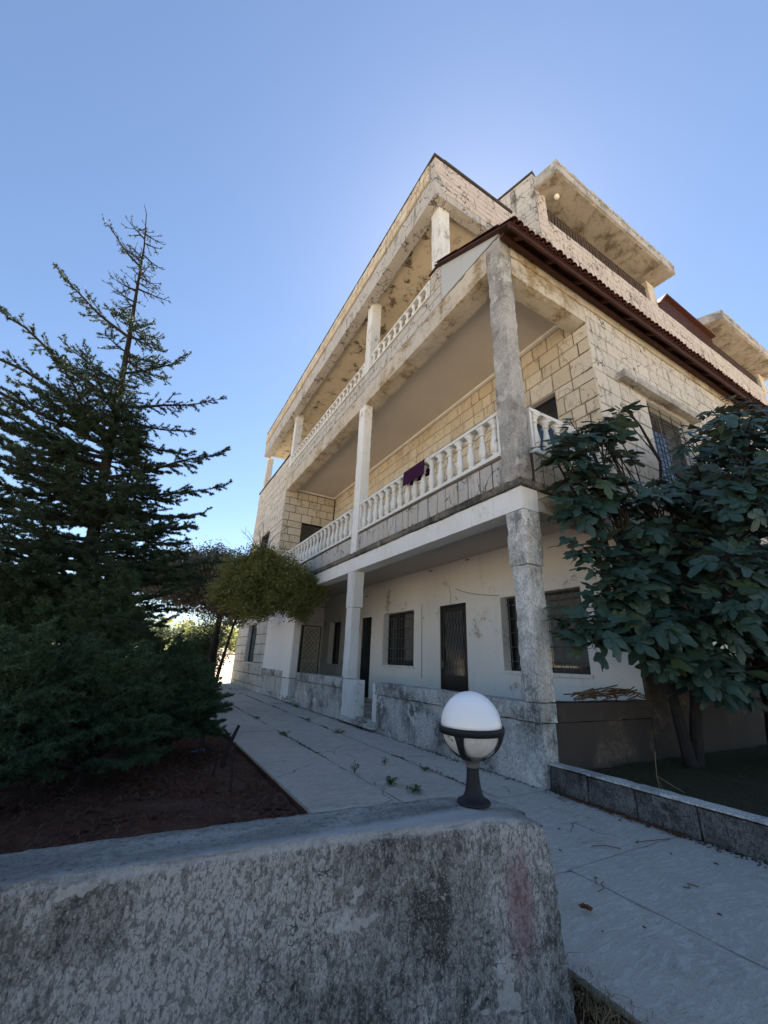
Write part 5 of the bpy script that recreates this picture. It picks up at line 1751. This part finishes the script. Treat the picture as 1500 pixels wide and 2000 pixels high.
for i, (x, y, r_, h, n, lb) in enumerate([(-1.63, .86, .085, .07, 26, 'bright green weed on the path just behind the lamp, left one of the pair'), (-1.54, .53, .11, .06, 24, 'spreading weed right of the bright one, nearest the lamp post'),
        (-1.80, 1.49, .07, .12, 12, 'thin upright weed beyond the lamp pair'), (-.86, 1.27, .05, .03, 10, 'tiny weed between the joints left of the lamp globe'), (-1.2, 1.75, .05, .09, 9, 'spindly weed near the middle of the path'),
        (-.77, 4.3, .14, .05, 22, 'flat weed in the joint before the porch doorway'), (-1.82, 4.4, .13, .05, 20, 'flat weed in the left joint opposite the doorway'), (-.2, 8.6, .18, .13, 26, 'grassy weed against the far plinth'),
        (-.12, 4.6, .15, .16, 24, 'green tuft beside the porch doorstep'), (-1.82, 6.6, .10, .04, 14, 'small weed far along the left joint'), (-1.48, -1.05, .04, .10, 6, 'wispy stalk on the near path right of the wall end'), (-.78, 6.0, .10, .05, 14, 'dull weed in the right joint below the middle column')]):
    weed(x, y, r_, h, n, lb, 300 + i)
# dirt and moss settled in the joints: uncountable
r = random.Random(8); mb = MB()
def clod(mb, x, y, z, s_, r):
    a = r.uniform(0, 3); c, s2 = math.cos(a), math.sin(a)
    v = []
    for (u, w_, t) in ((1, 0, 0), (0, 1, 0), (-1, 0, 0), (0, -1, 0), (0.1, 0.1, 0.7)):
        u += r.uniform(-.3, .3); w_ += r.uniform(-.3, .3)
        v.append((x + (u * c - w_ * s2) * s_, y + (u * s2 + w_ * c) * s_, z + t * s_))
    mb.add(v, [(0, 1, 4), (1, 2, 4), (2, 3, 4), (3, 0, 4)])
for _ in range(1300):
    y = r.uniform(0.2, 16); x = r.choice((-1.82, -.76)) + r.gauss(0, .02 + .02 * max(0, mn.noise(Vector((y, 3, 3)))))
    if mn.noise(Vector((y * 1.3, x * 3, 1))) > -0.05: clod(mb, x, y, -0.002, r.uniform(.006, .02), r)
for _ in range(900):
    y = r.uniform(-4, 0); x = 0.03 - abs(r.gauss(0, .05)); clod(mb, x, y, 0, r.uniform(.004, .014), r)
for _ in range(700):
    y = r.uniform(0.1, 13); x = -0.03 - abs(r.gauss(0, .05)); clod(mb, x, y, 0, r.uniform(.005, .018), r)
mb.build('debris', M['garden_soil'], None, kind='stuff', label='dirt crumbs gathered in the path joints')
# soil clods and litter of the bed
mb = MB()
for _ in range(5200):
    x = r.uniform(-6.2, -2.86); y = r.uniform(-1.6, 4.5); clod(mb, x, y, -0.07, r.uniform(.008, .04), r)
mb.build('clods', M['soil'], None, kind='stuff', label='crumbly red brown clods of the bed')
mb = MB()
for _ in range(520):
    x = r.uniform(-6.0, -2.9); y = r.uniform(-1.5, 4.2); a = r.uniform(0, 6.28); l = r.uniform(.03, .13)
    mb.tube([(x, y, -.045), (x + math.cos(a) * l * .5, y + math.sin(a) * l * .5, -.02 + r.uniform(-.01, .02)), (x + math.cos(a) * l, y + math.sin(a) * l, -.045)], .0022, 3, False)
mb.build('litter', M['twig'], None, kind='stuff', label='fine dead twigs strewn on the soil bed')

# fallen leaves and twigs on the near path
def dry_leaf(x, y, s_, seed, label, mat=M['dry_leaf']):
    r = random.Random(seed); a = r.uniform(0, 6.28); V = []; F = []
    n = 12
    V.append((0, 0, .012 * s_ / .05))
    for i in range(n):
        b = 2 * math.pi * i / n; rr = s_ * (0.75 + .35 * math.sin(b * 3 + seed) + r.uniform(-.15, .15)) * (1 if i % 2 else .72)
        V.append((math.cos(b) * rr, math.sin(b) * rr * .7, abs(math.sin(b)) * s_ * .5 + r.uniform(0, .3) * s_))
    for i in range(n): F.append((0, 1 + i, 1 + (i + 1) % n))
    o = MB().add(V, F).build('dry_leaf', mat, None, label=label, cat='leaf', group='dry leaves fallen on the near path')
    o.location = (x, y, 0.006); o.rotation_euler = (0, 0, a)
for i, (x, y, s_, lb) in enumerate([(-1.90, -1.83, .045, 'largest red brown fallen leaf on the path beside the wall end'), (-1.48, -1.61, .020, 'dark curled leaf lying beyond the red brown one'), (-1.33, -1.21, .018, 'small dark leaf on the path close to the wall top'),
        (-1.20, -2.21, .018, 'orange brown curled leaf at the right of the near path'), (-1.75, -2.08, .014, 'little dark leaf below the centre of the near path'), (-.6, -1.38, .028, 'pale curled leaf farther out near the kerb'), (-.42, -1.87, .022, 'brown leaf close to the kerb at the right edge'),
        (-.55, -1.62, .016, 'tiny dark leaf before the brown kerb leaf'), (-.95, -.9, .018, 'small leaf near the middle of the path beside the kerb corner'), (-.2, -1.0, .022, 'reddish leaf caught against the kerb'), (-.12, -.85, .024, 'rusty leaf in the litter by the kerb'), (-2.0, -2.0, .010, 'smallest leaf crumb near the wall foot')]):
    dry_leaf(x, y, s_, i, lb)
for i, (pts, lb) in enumerate([([(-.92, -1.98), (-.96, -1.93), (-1.0, -1.96), (-1.04, -1.94)], 'thin forked twig lying at the right of the path'), ([(-1.62, -1.72), (-1.56, -1.72), (-1.5, -1.66), (-1.47, -1.66)], 'pale bent twig near the wall end'),
        ([(-.55, -1.36), (-.36, -1.42), (-.2, -1.44)], 'long straight twig near the kerb'), ([(-1.0, -1.25), (-.9, -1.3), (-.82, -1.38)], 'short crooked twig on the pale slab')]):
    MB().tube([(x, y, .006 + .006 * (k_ % 2)) for k_, (x, y) in enumerate(pts)], .0035, 4).build('fallen_twig', M['twig'], None, label=lb, cat='twig', group='twigs on the near path')
# needle litter by the kerb
mb = MB()
for _ in range(420):
    y = r.uniform(-1.5, -.25); x = 0.02 - abs(r.gauss(0, .06)); a = r.uniform(0, 6.28); l = r.uniform(.02, .07)
    mb.tube([(x, y, .006), (x + math.cos(a) * l, y + math.sin(a) * l, .012)], .0016, 3, False)
mb.build('kerb_litter', M['dry_leaf'], None, kind='stuff', label='brown needle litter blown against the kerb')

# dry grass at the wall foot
mb = MB()
for _ in range(640):
    t = r.random(); x = -2.40 + r.gauss(0, .035) - .02 * t; y = -2.0 - t * .62; z0 = -.08
    if r.random() < .4: x = -2.62 + r.gauss(0, .10); y = -2.40 + r.gauss(0, .05)
    a = r.uniform(0, 6.28); l = r.uniform(.03, .14); h = r.uniform(.02, .10)
    mb.tube([(x, y, z0), (x + math.cos(a) * l * .4, y + math.sin(a) * l * .4, z0 + h), (x + math.cos(a) * l, y + math.sin(a) * l, z0 + h * r.uniform(.2, 1.1))], [.0016, .0013, .0006], 3, False)
mb.build('dry_grass', M['straw'], None, kind='stuff', label='tangle of dry grass at the wall foot')
# garden ground cover
mb = MB()
for _ in range(9000):
    x = .26 + 6.5 * r.random() ** 1.3; y = -.15 - 4.2 * r.random(); a = r.uniform(0, 6.28); h = r.uniform(.02, .07) ; w_ = .005
    mb.add([(x - w_, y, .15), (x + w_, y, .15), (x + math.cos(a) * h * .7, y + math.sin(a) * h * .7, .15 + h)], [(0, 1, 2)])
mb.build('grass', M['grass'], None, kind='stuff', label='thin grass covering the shaded fig garden')
MB().tube([(.55, -1.0, .15), (.60, -.96, .3), (.66, -.95, .52)], .004, 4).tube([(.60, -.96, .3), (.52, -1.05, .2), (.42, -1.0, .22)], .003, 4).tube([(.6, -.96, .3), (.72, -1.15, .18)], .004, 4).build('dead_stalk', M['straw'], None, label='dead forked stalk standing behind the kerb', cat='stalk')
# sticks in the bed
MB().tube([(-3.30, 1.53, -.1), (-3.24, 1.9, .12), (-3.16, 2.3, .27)], [.011, .010, .008], 6).build('stake', M['bark_grey'], None, label='thin straight stake stuck in the soil near the path edge', cat='stake')
MB().tube([(-3.22, 2.6, -.1), (-3.20, 2.62, .1), (-3.14, 2.66, .24), (-3.05, 2.72, .42)], [.035, .03, .028, .02], 8).tube([(-3.14, 2.66, .24), (-3.2, 2.7, .33), (-3.24, 2.72, .38)], [.02, .016, .010], 6).build('tree_stump', M['bark_grey'], None, label='cut grey stump of a small tree at the path edge', cat='stump')
for i, (x, y, h) in enumerate([(-3.55, 2.7, .4), (-3.48, 2.95, .35), (-3.40, 2.2, .3)]):
    MB().tube([(x, y, -.1), (x + .03, y, h * .5), (x + .02, y + .03, h)], [.014, .011, .007], 5).build('bare_stem', M['bark'], None, label=('bare dark stem under the nearest juniper, tallest of three', 'bare dark stem behind the tallest one', 'short thin bare stem beside the stake')[i], cat='stem', group='bare stems under the nearest juniper')
rag = soil_patch('plastic_scrap', -3.52, -3.28, 3.3, 3.55, 0.03, M['blue_plastic'], 0.06, 0.03, 9)
rag['label'] = 'crumpled bright blue plastic scrap under the junipers'; rag['category'] = 'plastic scrap'
# brushwood on the porch ledge
mb = MB()
for _ in range(46):
    x = r.uniform(.9, 2.3); y = r.uniform(-.02, .3); a = r.gauss(0, .5); l = r.uniform(.25, .7); z = .94 + r.random() * .12
    mb.tube([(x - math.cos(a) * l / 2, y - math.sin(a) * l * .2, z), (x, y, z + r.uniform(0, .06)), (x + math.cos(a) * l / 2, y + math.sin(a) * l * .2, z + r.uniform(-.02, .1))], .009, 4, False)
mb.build('brushwood', M['twig'], None, kind='stuff', label='pile of dry brushwood on the porch ledge')
